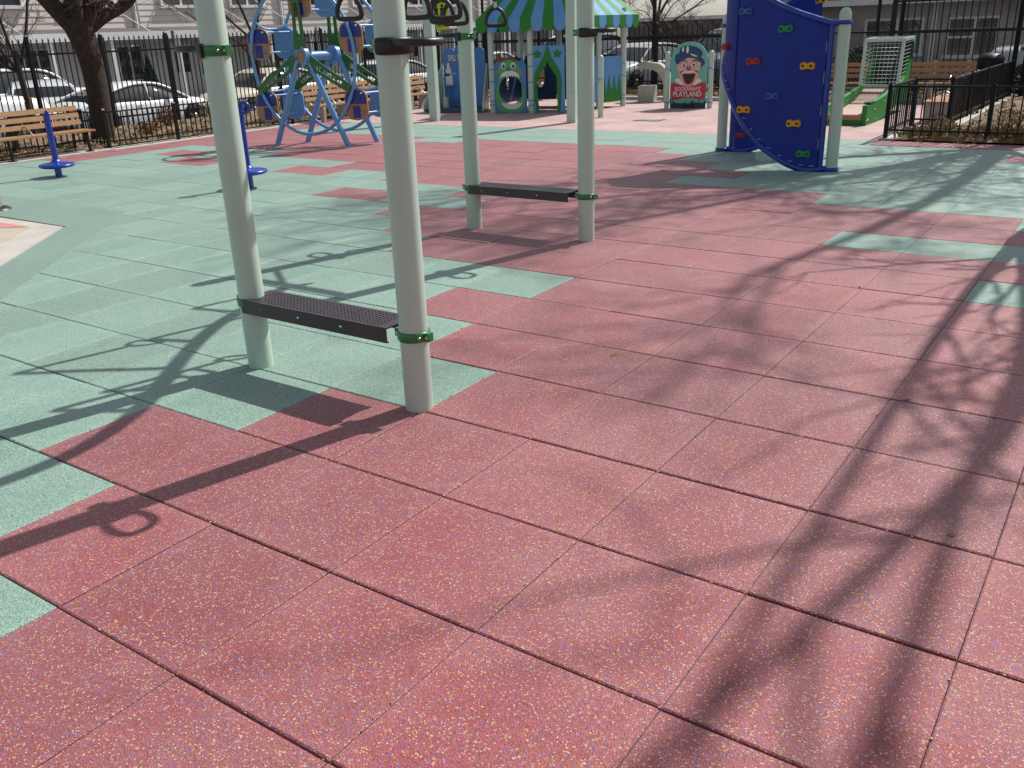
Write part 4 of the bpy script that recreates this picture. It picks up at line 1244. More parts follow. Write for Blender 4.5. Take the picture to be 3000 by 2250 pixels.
# ------------------------------------------------------------------ trees
def tree(name, label, base, trunk_pts, trunk_r, limbs, group=None, twig_r=.012, depth=4, seed=1, spread=.75, bark='bark', nsub=(3, 5), lenf=.62, cat='tree', sides=7):
    """trunk_pts: [(dx,dy,z)...]; limbs: [(start index, [(dx,dy,z)...], r0)]; twigs grow from the limbs"""
    rnd = random.Random(seed)
    t = thing(name, label, cat, base, group)
    B = Vector(base)
    tb = MB()
    tb.tube(smooth([tuple(B + Vector(p)) for p in trunk_pts], 2, False), interp_r(trunk_pts, trunk_r), 16)
    for k, pts, r0 in limbs:
        P = smooth([tuple(B + Vector(p)) for p in [trunk_pts[k]] + pts], 2, False)
        m_ = len(P)
        tb.tube(P, [r0 * (1 - .72 * i / (m_ - 1)) for i in range(m_)], 10)
    tb.build('trunk', bark, t)
    cr = MB()
    def grow(p, dr, ln, r, dep):
        pts = [p]
        d_ = dr.copy()
        seg = 4
        for i in range(seg):
            d_ = (d_ + Vector((rnd.gauss(0, .16), rnd.gauss(0, .16), rnd.gauss(.05, .13)))).normalized()
            pts.append(pts[-1] + d_ * ln / seg)
        cr.tube(pts, [max(twig_r * .35, r * (1 - .6 * i / seg)) for i in range(seg + 1)], max(3, sides - (depth - dep) * 2), caps=False)
        if dep <= 0: return
        for k in range(rnd.randint(*nsub)):
            i = rnd.randint(1, seg)
            q = Vector((rnd.gauss(0, 1), rnd.gauss(0, 1), rnd.gauss(.15, .7))).normalized()
            nd = (d_ * (1 - spread * .6) + q * spread).normalized()
            grow(pts[i], nd, ln * lenf * rnd.uniform(.7, 1.25), r * .48, dep - 1)
    for k, pts, r0 in limbs:
        P = [B + Vector(p) for p in [trunk_pts[k]] + pts]
        for a, b_ in zip(P[0:], P[1:]):
            for f in (.5, .85):
                q = a.lerp(b_, f)
                dr = ((b_ - a).normalized() * .5 + Vector((rnd.gauss(0, .6), rnd.gauss(0, .6), .35))).normalized()
                grow(q, dr, (b_ - a).length * .8, r0 * .32, depth - 1)
        grow(P[-1], (P[-1] - P[-2]).normalized(), (P[-1] - P[-2]).length * .9, r0 * .3, depth - 1)
    cr.build('crown', 'twig', t)
    return t
def interp_r(pts, rr):
    n = len(smooth([tuple(p) for p in pts], 2, False))
    out_ = []
    for i in range(n):
        f = i / (n - 1) * (len(rr) - 1)
        k = min(len(rr) - 2, int(f))
        out_.append(rr[k] * (1 - (f - k)) + rr[k + 1] * (f - k))
    return out_

tree('street_tree', 'big forked dark trunk tree in the left bed behind the bench', (-12.9, 8.4, 0),
     [(-.02, -.02, -.1), (0, -.02, .15), (.02, .03, .8), (-.01, .04, 1.4), (-.05, -.02, 1.85), (-.1, -.08, 2.1)], [.27, .21, .185, .195, .235, .24],
     [(4, [(-.15, -.30, 2.2), (-.3, -.55, 2.6), (-.5, -.9, 3.5), (-.8, -1.5, 5.2)], .19), (4, [(.1, .15, 2.25), (.05, .35, 2.7), (.2, .6, 3.8), (.5, .9, 5.8)], .17),
      (4, [(.05, .38, 2.12), (.1, .75, 2.25), (.15, 1.0, 2.42), (.1, 1.25, 3.0)], .15), (4, [(.1, -.15, 2.3), (.3, -.1, 3.2), (.4, -.3, 5)], .15)], depth=3, seed=4)
tree('bare_tree', 'slender bare tree on the sidewalk at the far left edge', (-16.6, 9.1, -.3),
     [(0, 0, -.1), (.03, .02, .9), (0, 0, 1.5), (0, .0, 1.9)], [.075, .065, .06, .055],
     [(2, [(0, -.35, 2.0), (.1, -.75, 2.5), (0, -1.2, 3.3)], .045), (2, [(0, -.1, 2.1), (.0, -.2, 2.8), (.1, -.4, 3.8)], .04), (2, [(.1, .25, 2.2), (0, .5, 2.9), (0, .8, 4.0)], .045), (2, [(-.1, -.55, 1.75), (0, -1.0, 2.0), (0, -1.6, 2.5)], .04)], depth=3, seed=9, nsub=(3, 5))
tree('bare_tree', 'bare tree with rising branches behind the wheel climber', (-16.3, 15.0, -.3),
     [(0, 0, -.1), (0, -.02, 1.2), (.02, 0, 1.9), (0, 0, 2.15)], [.07, .06, .055, .05],
     [(2, [(0, -.5, 2.25), (0, -1.1, 2.75), (.1, -1.8, 3.4)], .036), (2, [(0, -.25, 2.6), (.1, -.7, 3.4), (.1, -1.2, 4.2)], .036), (2, [(0, .3, 2.7), (.0, .5, 3.6), (0, .9, 4.6)], .036), (1, [(0, -.4, 1.9), (0, -1.2, 2.1), (.1, -2.0, 2.6)], .03)], depth=3, seed=12, nsub=(2, 4))
tree('bare_tree', 'bare branching tree seen right of the striped roof', (-10.9, 26.5, -.2),
     [(0, 0, -.1), (0, 0, 1.2), (.05, 0, 2.0)], [.10, .085, .07],
     [(2, [(.4, 0, 2.6), (1.0, .1, 3.2), (1.9, .2, 4.4)], .05), (2, [(-.3, 0, 2.8), (-.6, .1, 3.8), (-.9, 0, 5)], .05), (1, [(.5, 0, 1.9), (1.3, .1, 2.3), (2.2, .1, 3.0)], .04), (2, [(.1, .2, 3), (.2, .3, 4.2)], .05)], depth=3, seed=21)
tree('sparse_tree', 'sparse upright tree with level twigs behind the clown panel', (-9.5, 23.5, -.2),
     [(0, 0, -.1), (.02, 0, 1.5), (0, 0, 3.2), (0, 0, 5)], [.075, .065, .05, .03],
     [(1, [(-.5, 0, 1.75), (-1.2, 0, 1.8)], .02), (1, [(.5, 0, 1.7), (1.0, 0, 1.8)], .02), (2, [(-.8, 0, 3.3), (-1.4, 0, 3.3)], .02), (2, [(.5, 0, 3.3), (1.0, 0, 3.5)], .02), (1, [(-.3, .3, 2.2), (-1.0, .4, 2.25)], .02), (1, [(.4, .3, 2.4), (.9, .3, 2.5)], .02)], depth=3, seed=30, nsub=(4, 6))
# two trees whose trunks stand just right of the frame; their shadows cross the floor
tree('shade_tree', 'tall bare tree right of the frame shading the far floor', (1.72, 14.75, 0),
     [(0, 0, -.1), (-.05, -.02, 1.5), (-.1, -.05, 2.7), (-.12, -.05, 3.1)], [.26, .20, .18, .19],
     [(2, [(.25, .0, 4.0), (.7, -.1, 6.0), (1.15, -.3, 8.6), (1.3, -.3, 11)], .15), (2, [(-.35, 0, 4.2), (-.4, -.1, 5.8), (-.5, -.2, 7.6), (-.7, -.2, 10)], .14),
      (2, [(-.5, .4, 4.0), (-1.4, .5, 5.4), (-2.3, .3, 7.4), (-2.8, .3, 9.4)], .11), (2, [(0, .4, 4.2), (-.1, .6, 6.2), (-.6, .6, 8.6)], .11), (2, [(.5, .3, 3.9), (1.6, .5, 5.2), (2.3, .4, 7.5)], .10),
      (2, [(-.4, -.4, 4.4), (-1.2, -.8, 6.0), (-2.0, -.8, 8.2)], .09)], depth=4, seed=43, nsub=(4, 6), lenf=.62)
tree('shade_tree', 'slim bare tree right of the frame casting long stripes in front', (2.25, 8.75, 0),
     [(0, 0, -.1), (.04, -.03, 1.0), (.14, -.12, 2.0), (.2, -.15, 2.3)], [.14, .11, .10, .09],
     [(2, [(.42, -.22, 3.6), (.74, -.35, 5.0), (1.05, -.45, 6.2), (1.8, -.4, 9.2)], .075), (2, [(.9, -.22, 4.0), (1.3, -.35, 5.2), (1.58, -.43, 6.4), (1.79, -.26, 8.8), (1.85, -.2, 10.5)], .085),
      (2, [(.85, -.15, 4.0), (1.3, -.3, 5.4), (1.54, -.39, 6.6), (2.17, -.3, 9.0), (2.6, -.2, 10.5)], .075), (2, [(.7, .1, 3.6), (1.6, .2, 5.5), (2.5, .2, 7.5), (3.2, .2, 9.5)], .07)], depth=3, seed=17, nsub=(2, 4), lenf=.5, spread=.6)

# ------------------------------------------------------------------ planting
def tufts(label, n, region, mats, seed, hmin=.04, hmax=.16):
    rnd = random.Random(seed)
    b = MB()
    for _ in range(n):
        x, y = region(rnd)
        h = rnd.uniform(hmin, hmax)
        mi = rnd.choices(range(len(mats)), [3, 1, 1][:len(mats)])[0]
        for k in range(rnd.randint(4, 8)):
            a = rnd.uniform(0, 6.28)
            r_ = rnd.uniform(.01, .07)
            wv = rnd.uniform(.004, .011)
            c, s = math.cos(a), math.sin(a)
            bx, by = x + rnd.gauss(0, .02), y + rnd.gauss(0, .02)
            z0 = .04
            hh = h * rnd.uniform(.5, 1.2)
            b.add([(bx - s * wv, by + c * wv, z0), (bx + s * wv, by - c * wv, z0), (bx + c * r_ * .5 + s * wv, by + s * r_ * .5 - c * wv, z0 + hh * .7), (bx + c * r_ * 1.4, by + s * r_ * 1.4, z0 + hh)], [(0, 1, 2, 3)], mi)
    o_ = b.build('ground_cover', mats)
    o_['kind'] = 'stuff'
    return tag(o_, label, 'ground cover')
tufts('dry straw and low plants covering the left planting bed', 1500, lambda r: (r.uniform(-14.9, -12.2) if r.random() < .6 else r.gauss(-12.4, .25), r.uniform(4, 20)), ['straw', 'leaf', 'rustleaf'], 5, .03, .10)
tufts('dry grass tufts in the fenced bed at the right', 900, lambda r: (r.uniform(-.4, 3.2), r.gauss(13.3, .35) if r.random() < .7 else r.uniform(12.9, 18)), ['straw', 'leaf', 'rustleaf'], 6, .04, .12)
tufts('low dry plants in the bed along the back fence', 700, lambda r: (r.uniform(-12, 0), r.uniform(19.1, 20.6)), ['straw', 'leaf', 'rustleaf'], 8)
def shrub(name, label, P, rx, rz_, n, mat, seed, stem=True, cone=False, z0=0.05, leaf=.03, cat='shrub'):
    rnd = random.Random(seed)
    t = thing(name, label, cat, (P[0], P[1], z0))
    b = MB()
    for _ in range(n):
        while True:
            x, y, z = rnd.uniform(-1, 1), rnd.uniform(-1, 1), rnd.uniform(-1, 1)
            if x * x + y * y + z * z < 1: break
        k = (1 - (z + 1) / 2) * .95 + .05 if cone else 1
        p = Vector((P[0] + x * rx * k, P[1] + y * rx * k, z0 + rz_ * (1.08 + z)))
        u = Vector((rnd.gauss(0, 1), rnd.gauss(0, 1), rnd.gauss(0, 1))).normalized(); v = u.orthogonal().normalized()
        s = leaf * rnd.uniform(.6, 1.4)
        b.add([p - u * s, p + v * s * .5, p + u * s, p - v * s * .5], [(0, 1, 2, 3)])
    b.build('foliage', mat, t)
    st = MB()
    for k in range(7):
        a = rnd.uniform(0, 6.28)
        st.tube([(P[0], P[1], z0), (P[0] + math.cos(a) * rx * .4, P[1] + math.sin(a) * rx * .4, z0 + rz_), (P[0] + math.cos(a) * rx * .8 * (.3 if cone else 1), P[1] + math.sin(a) * rx * .8 * (.3 if cone else 1), z0 + rz_ * 1.7)], [.012, .008, .003], 5)
    st.build('stem', 'twig', t)
    return t
shrub('shrub', 'rust orange leafed shrub in front of the white coupe', (-13.8, 10.35, 0), .22, .2, 260, 'rustleaf', 1)
shrub('shrub', 'yellowing shrub by the front wheel of the white coupe', (-13.9, 11.55, 0), .24, .22, 260, 'straw', 2)
shrub('shrub', 'small dry shrub at the foot of the big tree', (-12.9, 9.3, 0), .22, .12, 200, 'rustleaf', 3)
shrub('evergreen_shrub', 'potted cone shaped evergreen by the house porch', (-25.2, 18.0, 0), .40, .75, 1800, 'evergreen', 4, cone=True, z0=-.3, leaf=.06)
shrub('hedge_shrub', 'dull green hedge bush in front of the pale house', (-25.6, 24.6, 0), .9, .33, 1400, 'evergreen', 5, z0=-.3, leaf=.05)
shrub('hedge_shrub', 'rounded green bush in front of the right hand building', (-4.6, 27.2, 0), 1.0, .5, 1600, 'evergreen', 6, z0=-.2, leaf=.05)
shrub('shrub', 'low straw coloured shrub inside the fenced bed at the right', (.95, 13.75, 0), .26, .16, 300, 'straw', 7)
shrub('shrub', 'dry grassy clump close to the front rail of the right fence', (.1, 13.35, 0), .18, .1, 220, 'straw', 8)
shrub('shrub', 'dry brown shrub at the right end of the fenced bed', (1.35, 15.2, 0), .4, .28, 500, 'rustleaf', 11)

# ------------------------------------------------------------------ cars
CARP = {   # station: x along length (0 rear .. 1 front), width factor, bottom z, belt z, deck z
    'coupe': dict(L=4.15, W=1.72, H=1.26, wb=.585, deck=[(0, .80, .34, .60, .62), (.03, .93, .22, .74, .80), (.14, .99, .17, .80, .87), (.30, 1, .16, .82, .86), (.5, 1, .16, .80, .84), (.66, 1, .16, .79, .83), (.80, .99, .17, .76, .81), (.92, .95, .2, .67, .73), (.98, .86, .26, .55, .60), (1, .76, .3, .46, .50)],
                  roof=[(.10, .84), (.26, 1.10), (.40, 1.24), (.52, 1.26), (.62, 1.19), (.78, .78)]),
    'sedan': dict(L=4.5, W=1.75, H=1.36, wb=.59, deck=[(0, .82, .36, .70, .78), (.03, .93, .24, .84, .93), (.16, .99, .18, .87, .95), (.30, 1, .17, .88, .92), (.5, 1, .17, .87, .9), (.68, 1, .17, .84, .88), (.82, .99, .18, .78, .84), (.94, .94, .2, .68, .74), (.985, .86, .26, .58, .62), (1, .78, .32, .5, .53)],
                  roof=[(.15, .93), (.27, 1.26), (.38, 1.35), (.53, 1.36), (.60, 1.31), (.74, .88)]),
    'suv': dict(L=4.5, W=1.84, H=1.66, wb=.59, deck=[(0, .86, .4, .92, .98), (.02, .95, .3, 1.0, 1.04), (.15, 1, .26, 1.03, 1.06), (.4, 1, .24, 1.02, 1.05), (.7, 1, .24, 1.0, 1.04), (.86, .99, .26, .94, 1.0), (.95, .94, .3, .84, .92), (.99, .86, .36, .66, .72), (1, .8, .42, .58, .6)],
                roof=[(.015, 1.02), (.05, 1.52), (.14, 1.64), (.45, 1.66), (.60, 1.60), (.74, 1.04)])}
def car(kind, color, label, loc, rz, scale=1.0):
    q = CARP[kind]
    L_, W_, H_ = q['L'], q['W'], q['H']
    t = thing('parked_car', label, 'car', (0, 0, 0), 'cars parked round the playground')
    X = lambda f: (f - .5) * L_
    b = MB()
    vs, prof = [], 10
    for f, wf, zb, zbelt, zd in q['deck']:
        w_ = W_ / 2 * wf
        h_ = [(0, zd + .012), (w_ * .55, zd + .004), (w_ * .84, zd - .02), (w_ * .96, zbelt - .02), (w_, zbelt - .12), (w_ * 1.0, (zb + zbelt) / 2), (w_ * .985, zb + .12), (w_ * .95, zb + .02), (w_ * .80, zb), (0, zb)]
        vs += [(X(f), y, z) for y, z in h_]
    n = len(q['deck'])
    for s in (1, -1):
        vv = [(x, y * s, z) for x, y, z in vs]
        fs = [(a * prof + k, (a + 1) * prof + k, (a + 1) * prof + k + 1, a * prof + k + 1) for a in range(n - 1) for k in range(prof - 1)]
        b.add(vv, fs if s > 0 else [f_[::-1] for f_ in fs], 0, True)
        for a in (0, n - 1):
            b.add(vv[a * prof:(a + 1) * prof], [tuple(range(prof))])
    body = b.build('body', color, t)
    # greenhouse: glass all round, roof skin and pillars in body colour
    rf = q['roof']
    gl, rk = MB(), MB()
    gv, rv = [], []
    fr = lambda x: next(((a[4] * (1 - (x - a[0]) / (c[0] - a[0])) + c[4] * (x - a[0]) / (c[0] - a[0])) for a, c in zip(q['deck'], q['deck'][1:]) if a[0] <= x <= c[0]), .8)
    sm_ = smooth(rf, 2, False)
    for x, z in sm_:
        zb = fr(x) - .05
        tb_ = min(1, max(0, (z - zb) / (H_ - zb)))
        wb_, wt = W_ / 2 * .955, W_ / 2 * (.955 - .22 * tb_)
        gv += [(X(x), wb_, zb), (X(x), wt + .0, z - .05 * tb_), (X(x), wt * .86, z - .012), (X(x), 0, z)]
        rv += [(X(x), wt + .004, z - .05 * tb_ + .006), (X(x), wt * .86, z - .004), (X(x), 0, z + .010)]
    m_ = len(sm_)
    for s in (1, -1):
        fs = [(a * 4 + k, (a + 1) * 4 + k, (a + 1) * 4 + k + 1, a * 4 + k + 1) for a in range(m_ - 1) for k in range(3)]
        gl.add([(x, y * s, z) for x, y, z in gv], fs, 0, True)
        tops_ = [a for a in range(m_ - 1) if sm_[a][1] > H_ - .16 and sm_[a + 1][1] > H_ - .16]
        rk.add([(x, y * s, z) for x, y, z in rv], [(a * 3 + k, (a + 1) * 3 + k, (a + 1) * 3 + k + 1, a * 3 + k + 1) for a in tops_ for k in range(2)], 0, True)
        edge = [(x, y * s, z) for x, y, z in rv[0::3]]
        rk.tube(edge, .032, 8)
        mid = [i for i in range(m_) if sm_[i][1] > H_ - .05]
        i = mid[len(mid) // 2]
        rk.tube([edge[i], (X(sm_[i][0]) - .03, s * W_ / 2 * .96, fr(sm_[i][0]) - .03)], .028, 6)
    gl.build('windows', 'carglass', t)
    rk.build('roof', color, t)
    r_ = .295 if kind != 'suv' else .34
    for f in (.5 - q['wb'] / 2 - .01, .5 + q['wb'] / 2 + .01):
        for s in (1, -1):
            y = s * (W_ / 2 - .085)
            arch = MB().prism([(math.cos(a) * (r_ + .04), math.sin(a) * (r_ + .04)) for a in [math.pi * k / 14 - .15 for k in range(0, 15)]] + [(-r_ - .04, -.12), (r_ + .04, -.12)], (X(f), s * (W_ / 2 - .045), r_), (1, 0, 0), (0, 0, 1), .10)
            arch.build('wheel_arch', 'ink', body)
            wh = MB().lathe([(r_ * .62, -.09), (r_ * .94, -.09), (r_, -.06), (r_, .06), (r_ * .94, .09), (r_ * .62, .09)], (X(f), y + s * .03, r_), 24, 0, 'Y').build('wheel', 'tyre', t)
            rm = MB().lathe([(.001, .05 * s), (r_ * .2, .06 * s), (r_ * .24, .04 * s), (r_ * .3, .02 * s)], (X(f), y + s * .07, r_), 14, 0, 'Y')
            rm.lathe([(r_ * .60, .0), (r_ * .66, .02 * s), (r_ * .68, -.02 * s)], (X(f), y + s * .085, r_), 24, 0, 'Y')
            for k in range(7):
                a = 2 * math.pi * k / 7
                rm.bar((X(f) + math.cos(a) * r_ * .2, y + s * .10, r_ + math.sin(a) * r_ * .2), (X(f) + math.cos(a) * r_ * .64, y + s * .09, r_ + math.sin(a) * r_ * .64), .035, .02, (0, 1, 0))
            rm.build('rim', 'rim', wh)
    zt = q['deck'][1][3] - .08
    zf = q['deck'][-3][3] - .06
    for s in (1, -1):
        MB().box((X(.013), s * W_ * .37, zt), (.09, .26, .13), s * -.12).build('tail_light', 'tail', body)
        MB().box((X(.962), s * W_ * .36, zf), (.16, .27, .10), s * -.35).build('headlight', 'lamp', body)
        MB().box((X(.64), s * (W_ / 2 + .06), q['deck'][4][3] + .05), (.09, .15, .11)).build('mirror', color, body)
        MB().box((X(.42), s * (W_ / 2 + .004), q['deck'][4][3] - .10), (.13, .02, .025)).build('door_handle', color, body)
    MB().box((X(0) - .004, 0, zt - .10), (.02, .34, .14)).build('number_plate', 'tan' if kind != 'suv' else 'white', body)
    MB().box((X(1) - .012, 0, .42), (.06, W_ * .5, .12)).build('grille', 'ink', body)
    t.location = loc
    t.rotation_euler = (0, 0, rz)
    t.scale = (scale,) * 3
    return t
car('coupe', 'c_white', 'gleaming white coupe parked behind the big tree and fence', (-18.95, 13.05, ZS), HPI, .97)
car('suv', 'c_white', 'white car whose front fender shows above the left bench', (-19.0, 8.15, ZS), HPI, 1.10)
car('sedan', 'c_silver', 'silver car seen from behind with red lights left of the tree', (-21.9, 12.35, ZS), math.pi * .86, .95)
car('suv', 'c_white', 'white van-like car across the street at the far left', (-23.9, 13.0, ZS), HPI, .95)
car('sedan', 'c_cream', 'cream sedan parked behind the wheel climber', (-18.95, 17.55, ZS), -HPI, .96)
car('sedan', 'c_olive', 'dark olive sedan across the street behind the wheel climber', (-23.8, 23.2, ZS), HPI, .97)
car('sedan', 'c_white', 'small white car seen between wheel climber and square post', (-19.0, 22.7, ZS), -HPI, .95)
car('sedan', 'c_white', 'white car parked behind the toss booth fence', (-18.9, 28.5, ZS), HPI, .97)
car('suv', 'c_slate', 'large dark blue grey vehicle behind the clown panel', (-7.3, 24.4, -.15), -HPI - .35, 1.0)
car('sedan', 'c_silver', 'silver car in the lot right of the playhouse', (-10.4, 24.6, -.15), -HPI - .2, .95)
car('suv', 'c_grey', 'grey vehicle half hidden behind the playhouse panels', (-13.5, 25.8, -.15), -HPI, .95)
car('sedan', 'c_silver', 'silver vehicle with red tail light at the right edge', (1.55, 23.6, -.10), -.12, 1.05)

# ------------------------------------------------------------------ row houses on the left
def row_house(y0, wdt, label, seed):
    rnd = random.Random(seed)
    xf = -27.0
    zb, zp, zt = ZS + .05, 2.02, 8.2
    t = thing('row_house', label, 'house', (xf - 4, y0 + wdt / 2, zb))
    MB().bb(xf - 8, xf - .02, y0 + .02, y0 + wdt - .02, zb - .1, zt).build('wall', 'porchwall', t)
    bh = .19
    zc = zp + .12
    bm = MB()
    pl = [(0, 0), (.028, .004), (.010, bh), (0, bh)]
    bm.prism(pl, (0, 0, 0), (1, 0, 0), (0, 0, 1), wdt - .06)
    bm = bm.mesh('siding_board', 'siding')
    while zc < zt - .3:
        share('siding_board', bm, t, (xf - .018, y0 + wdt / 2, zc), (0, 0, 0))
        zc += bh
    for k in range(2):
        yc = y0 + wdt * (.27 + .46 * k)
        ww, wz0, wz1 = 1.5, 2.86, 4.5
        wnd = MB()
        wnd.bb(xf - .02, xf + .07, yc - ww / 2 - .1, yc - ww / 2, wz0 - .1, wz1 + .1)
        wnd.bb(xf - .02, xf + .07, yc + ww / 2, yc + ww / 2 + .1, wz0 - .1, wz1 + .1)
        wnd.bb(xf - .02, xf + .068, yc - ww / 2, yc + ww / 2, wz1, wz1 + .1)
        wnd.bb(xf - .02, xf + .12, yc - ww / 2 - .14, yc + ww / 2 + .14, wz0 - .102, wz0)
        wnd.bb(xf - .02, xf + .06, yc - .04, yc + .04, wz0, wz1)
        wo = wnd.build('window', 'trim', t)
        for s in (-1, 1):
            MB().bb(xf - .01, xf + .025, yc + (.04 if s > 0 else -ww / 2), yc + (ww / 2 if s > 0 else -.04), wz0 + .002, wz1 - .002).build('pane', 'glass', wo)
    # porch canopy with fascia, tie rods and white columns
    pr = MB().prism([(0, zp + .06), (1.7, zp - .10), (1.7, zp - .04), (.0, zp + .12)], (xf, y0 + wdt / 2, 0), (1, 0, 0), (0, 0, 1), wdt - .1).build('porch_roof', 'roofing', t)
    MB().bb(xf + 1.70, xf + 1.76, y0 + .05, y0 + wdt - .05, zp - .26, zp - .02).build('fascia', 'trim', pr)
    for k in range(3):
        yy = y0 + wdt * (.17 + .33 * k)
        MB().tube([(xf + .03, yy - .25, zp + 1.0), (xf + 1.66, yy + .35, zp - .03)], .022, 6).build('tie_rod', 'trim', pr)
    for k in range(4):
        yy = y0 + .2 + (wdt - .4) * k / 3
        MB().bb(xf + 1.58, xf + 1.70, yy - .06, yy + .06, zb, zp - .262).build('column', 'trim', t)
    for k in range(2):
        yc = y0 + wdt * (.22 + .5 * k)
        d_ = MB().bb(xf - .02, xf + .05, yc - .45, yc + .45, zb, zb + 2.05).build('door', 'trim', t)
        MB().bb(xf + .04, xf + .062, yc - .28, yc + .28, zb + 1.0, zb + 1.85).build('pane', 'glass', d_)
        wg = MB().bb(xf - .02, xf + .05, yc + .75, yc + 1.75, zb + .8, zb + 2.0).build('window', 'trim', t)
        MB().bb(xf + .04, xf + .06, yc + .82, yc + 1.22, zb + .87, zb + 1.93).build('pane', 'glass', wg)
        MB().bb(xf + .04, xf + .06, yc + 1.28, yc + 1.68, zb + .87, zb + 1.93).build('pane', 'glass', wg)
    MB().tube([(xf + .06, y0 + wdt - .12, zb), (xf + .06, y0 + wdt - .12, zt)], .06, 8).build('downspout', 'trim', t)
    MB().bb(xf - 8.2, xf + .25, y0 + .01, y0 + wdt - .01, zt + .002, zt + .25).build('roof', 'roofing', t)
for k, lab in enumerate(('grey sided row house behind the slender tree at far left', 'grey sided row house left of the big tree trunk', 'grey sided row house right of the big tree trunk', 'grey sided row house behind the wheel climber', 'grey sided row house behind the second front post', 'grey sided row house behind the yellow sign', 'farthest grey sided row house left of the striped roof')):
    row_house(6.0 + 6.6 * k, 6.55, lab, k)

# ------------------------------------------------------------------ buildings at the back and right
bb_ = thing('brick_building', 'low grey brown brick building behind the right hand fence', 'building', (0, 28, -.2))
MB().bb(-7.3, 9, 28, 36, -.45, 2.9).build('wall', 'dimbrick', bb_)
MB().prism([(-.7, 2.0), (-.7, 2.12), (4.2, 4.6), (9, 2.12), (9, 2.0)], (.6, 28, 0), (0, 1, 0), (0, 0, 1), 17.4).build('roof', 'roofing', bb_)
MB().bb(-8.1, 9.3, 27.22, 27.298, 1.93, 2.09).build('gutter', 'trim', bb_)
for x0, x1, z0, z1 in ((-4.85, -3.35, .62, 1.5), (-2.62, -1.42, .55, 1.48), (.3, 1.5, .55, 1.48)):
    f = MB()
    f.bb(x0 - .06, x0, 27.94, 28.02, z0 - .06, z1 + .06); f.bb(x1, x1 + .06, 27.94, 28.02, z0 - .06, z1 + .06)
    f.bb(x0, x1, 27.941, 28.02, z1, z1 + .06); f.bb(x0 - .1, x1 + .1, 27.90, 28.02, z0 - .1, z0 - .001)
    xm = (x0 * .45 + x1 * .55)
    f.bb(xm - .05, xm + .05, 27.945, 28.02, z0, z1); f.bb(x0, xm - .05, 27.95, 28.02, (z0 + z1) / 2 - .03, (z0 + z1) / 2 + .03)
    wo = f.build('window', 'trim', bb_)
    MB().bb(x0 + .002, xm - .052, 27.985, 28.015, z0 + .002, (z0 + z1) / 2 - .032).build('pane', 'glass', wo)
    MB().bb(x0 + .002, xm - .052, 27.985, 28.015, (z0 + z1) / 2 + .032, z1 - .002).build('pane', 'glass', wo)
    MB().bb(xm + .052, x1 - .002, 27.985, 28.015, z0 + .002, z1 - .002).build('pane', 'glass', wo)
for x in (-3.02, -.55):
    MB().bb(x - .06, x + .06, 27.88, 27.97, -.4, 1.95).build('downspout', 'trim', bb_)
hb2 = thing('brown_building', 'dark brown brick building behind the climbing wall', 'building', (-10, 46, -.2))
MB().bb(-16.2, -5, 46, 54, -.45, 8).build('wall', 'brownbrick', hb2)
MB().bb(-16.5, -4.7, 45.6, 54, 8.002, 8.3).build('roof', 'roofing', hb2)
for k in range(3):
    w2 = MB().bb(-15 + 3.5 * k, -13.6 + 3.5 * k, 45.9, 46.02, 3.2, 4.8).build('window', 'trim', hb2)
    MB().bb(-14.9 + 3.5 * k, -13.7 + 3.5 * k, 45.88, 45.93, 3.3, 4.7).build('pane', 'glass', w2)
gb = thing('garage', 'low reddish brick garage seen beyond the dark vehicle', 'building', (-14, 40, -.2))
MB().bb(-19, -8, 40, 43, -.45, 1.75).build('wall', 'brownbrick', gb)
MB().bb(-19.2, -7.8, 39.8, 43.2, 1.752, 1.9).build('roof', 'trim', gb)

# ------------------------------------------------------------------ signs and small things
sg = thing('road_sign', 'fluorescent yellow warning sign with plate below behind the hanging rings', 'sign', (-16.5, 22.65, ZS))
SGU = Vector((.62, .78, 0)).normalized(); SGN = Vector((SGU.y, -SGU.x, 0)); SC = Vector((-16.5, 22.65, 2.27))
MB().cyl((-16.5 - SGN.x * .05, 22.65 - SGN.y * .05, ZS), (-16.5 - SGN.x * .05, 22.65 - SGN.y * .05, 2.8), .03, .03, 10).build('pole', 'bolt', sg)
dm = MB().prism(smooth([(0, -.40), (.40, 0), (0, .40), (-.40, 0)], 1), SC, SGU, HZV, .012).build('diamond_plate', 'fluo', sg)
for x in (-.10, .10):
    f = MB().prism(ell(x, .13, .045, .05, 12), SC + SGN * .010, SGU, HZV, .006)
    f.prism([(x - .07, .07), (x + .07, .07), (x + .05, -.05), (x + .08, -.2), (x + .03, -.2), (x, -.08), (x - .05, -.2), (x - .09, -.2), (x - .05, -.04)], SC + SGN * .010, SGU, HZV, .006)
    f.build('walker_symbol', 'ink', dm)
pl_ = MB().prism([(-.3, -.14), (.3, -.14), (.3, .14), (-.3, .14)], SC - HZV * .42, SGU, HZV, .012).build('lower_plate', 'fluo', sg)
text('AHEAD', .17, 'lettering', 'ink', pl_, SC - HZV * .42 + SGN * .009, SGU, HZV, .004, .003, .95)

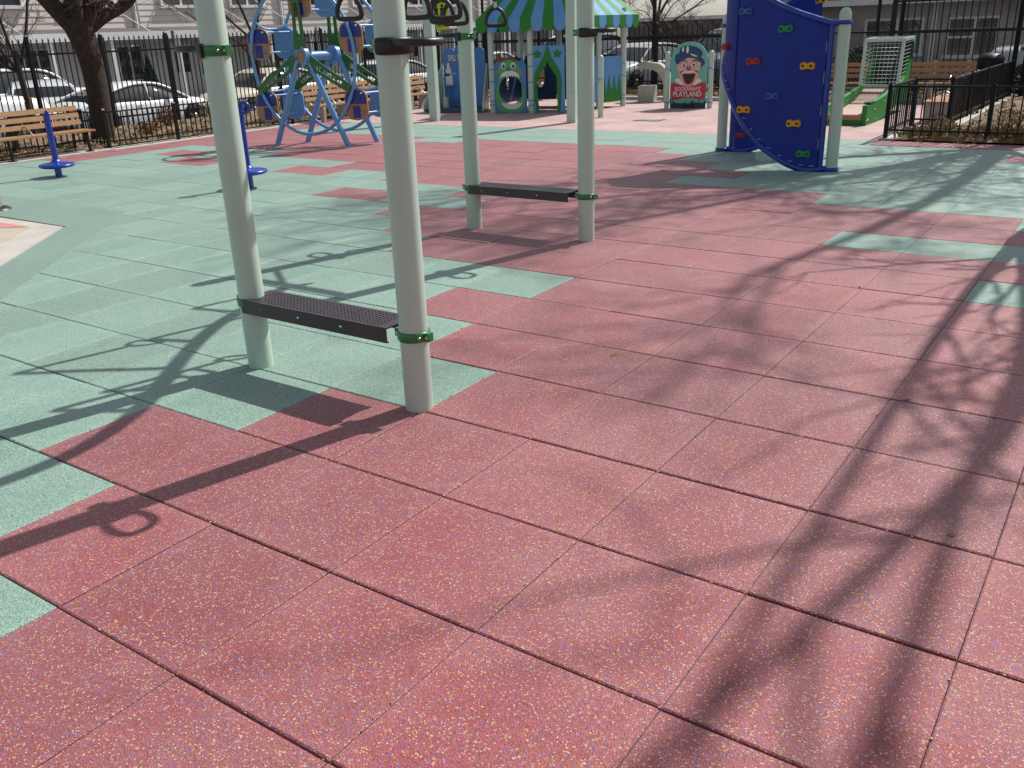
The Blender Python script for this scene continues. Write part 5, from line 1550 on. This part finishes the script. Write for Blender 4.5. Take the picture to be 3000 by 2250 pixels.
df = thing('drinking_fountain', 'pale concrete drinking fountain with curved arm beside the clown panel', 'fountain', (-7.0, 18.3, 0))
o3 = Vector((-7.42, 18.45, 0)); FU = Vector((.98, .2, 0)).normalized()
arm = [(0, .80), (.08, .84), (.46, .84), (.60, .80), (.74, .64), (.80, .44), (.80, .06), (.92, .0), (.66, .0), (.66, .38), (.6, .54), (.48, .66), (.34, .70), (.12, .72)]
MB().prism(smooth(arm[:6], 1, False) + arm[6:9] + smooth(arm[9:], 1, False), o3, FU, HZV, .28).build('arm', 'pale_concrete', df)
MB().lathe([(.001, .0), (.10, .005), (.115, .03), (.125, .03), (.12, -.03), (.06, -.05)], tuple(o3 + FU * .2 + HZV * .845), 18).build('bowl', 'bolt', df)
MB().cyl(tuple(o3 + FU * .36 + HZV * .83), tuple(o3 + FU * .36 + HZV * .9), .02, .015, 10).build('spout', 'bolt', df)
cb_ = thing('concrete_block', 'square concrete block standing below the drinking fountain arm', 'block', (-7.13, 18.42, 0))
MB().box((-7.13, 18.42, .17), (.36, .34, .36), .2).build('block', 'concrete', cb_)
dg = thing('drain_cover', 'dark grey drain grate set in the pink paving', 'drain', (-5.16, 14.55, 0))
MB().bb(-5.4, -4.9, 14.37, 14.73, .0005, .006).build('frame', 'iron', dg)
slm = MB().bb(-.235, .235, -.012, .012, 0, .006).mesh('bar', 'concrete')
for k in range(8):
    share('bar', slm, dg, (-5.15, 14.41 + .04 * k, .0045))
sp = thing('spring_rider', 'orange spring rider just entering at the left edge', 'spring toy', (-7.78, 3.80, 0))
MB().lathe([(.001, .03), (.12, .03), (.15, .015), (.16, 0)], (-7.78, 3.80, .006), 20).build('base', 'black', sp)
MB().tube([(-7.78 + .06 * math.cos(k * .8), 3.80 + .06 * math.sin(k * .8), .04 + .2 * k / 40) for k in range(41)], .012, 8).build('spring', 'bolt', sp)
MB().prism(smooth([(-.35, .22), (.06, .22), (.12, .36), (.02, .56), (-.1, .5), (-.3, .62), (-.42, .4)], 2), (-7.78, 3.80, 0), (.8, .6, 0), (0, 0, 1), .06).build('body', 'orange', sp)
MB().tube([(-7.78, 3.64, .5), (-7.78, 3.96, .5)], .016, 8).build('handle', 'black', sp)
wb = thing('litter_bin', 'dark round litter bin by the back fence right of the bench', 'bin', (-.28, 19.55, 0))
MB().lathe([(.2, .0), (.22, .05), (.24, .72), (.25, .75), (.22, .76)], (-.28, 19.55, .04), 24).build('drum', 'iron', wb)
MB().lathe([(.25, .765), (.2, .83), (.1, .86), (.001, .865)], (-.28, 19.55, .04), 24).build('lid', 'iron', wb)
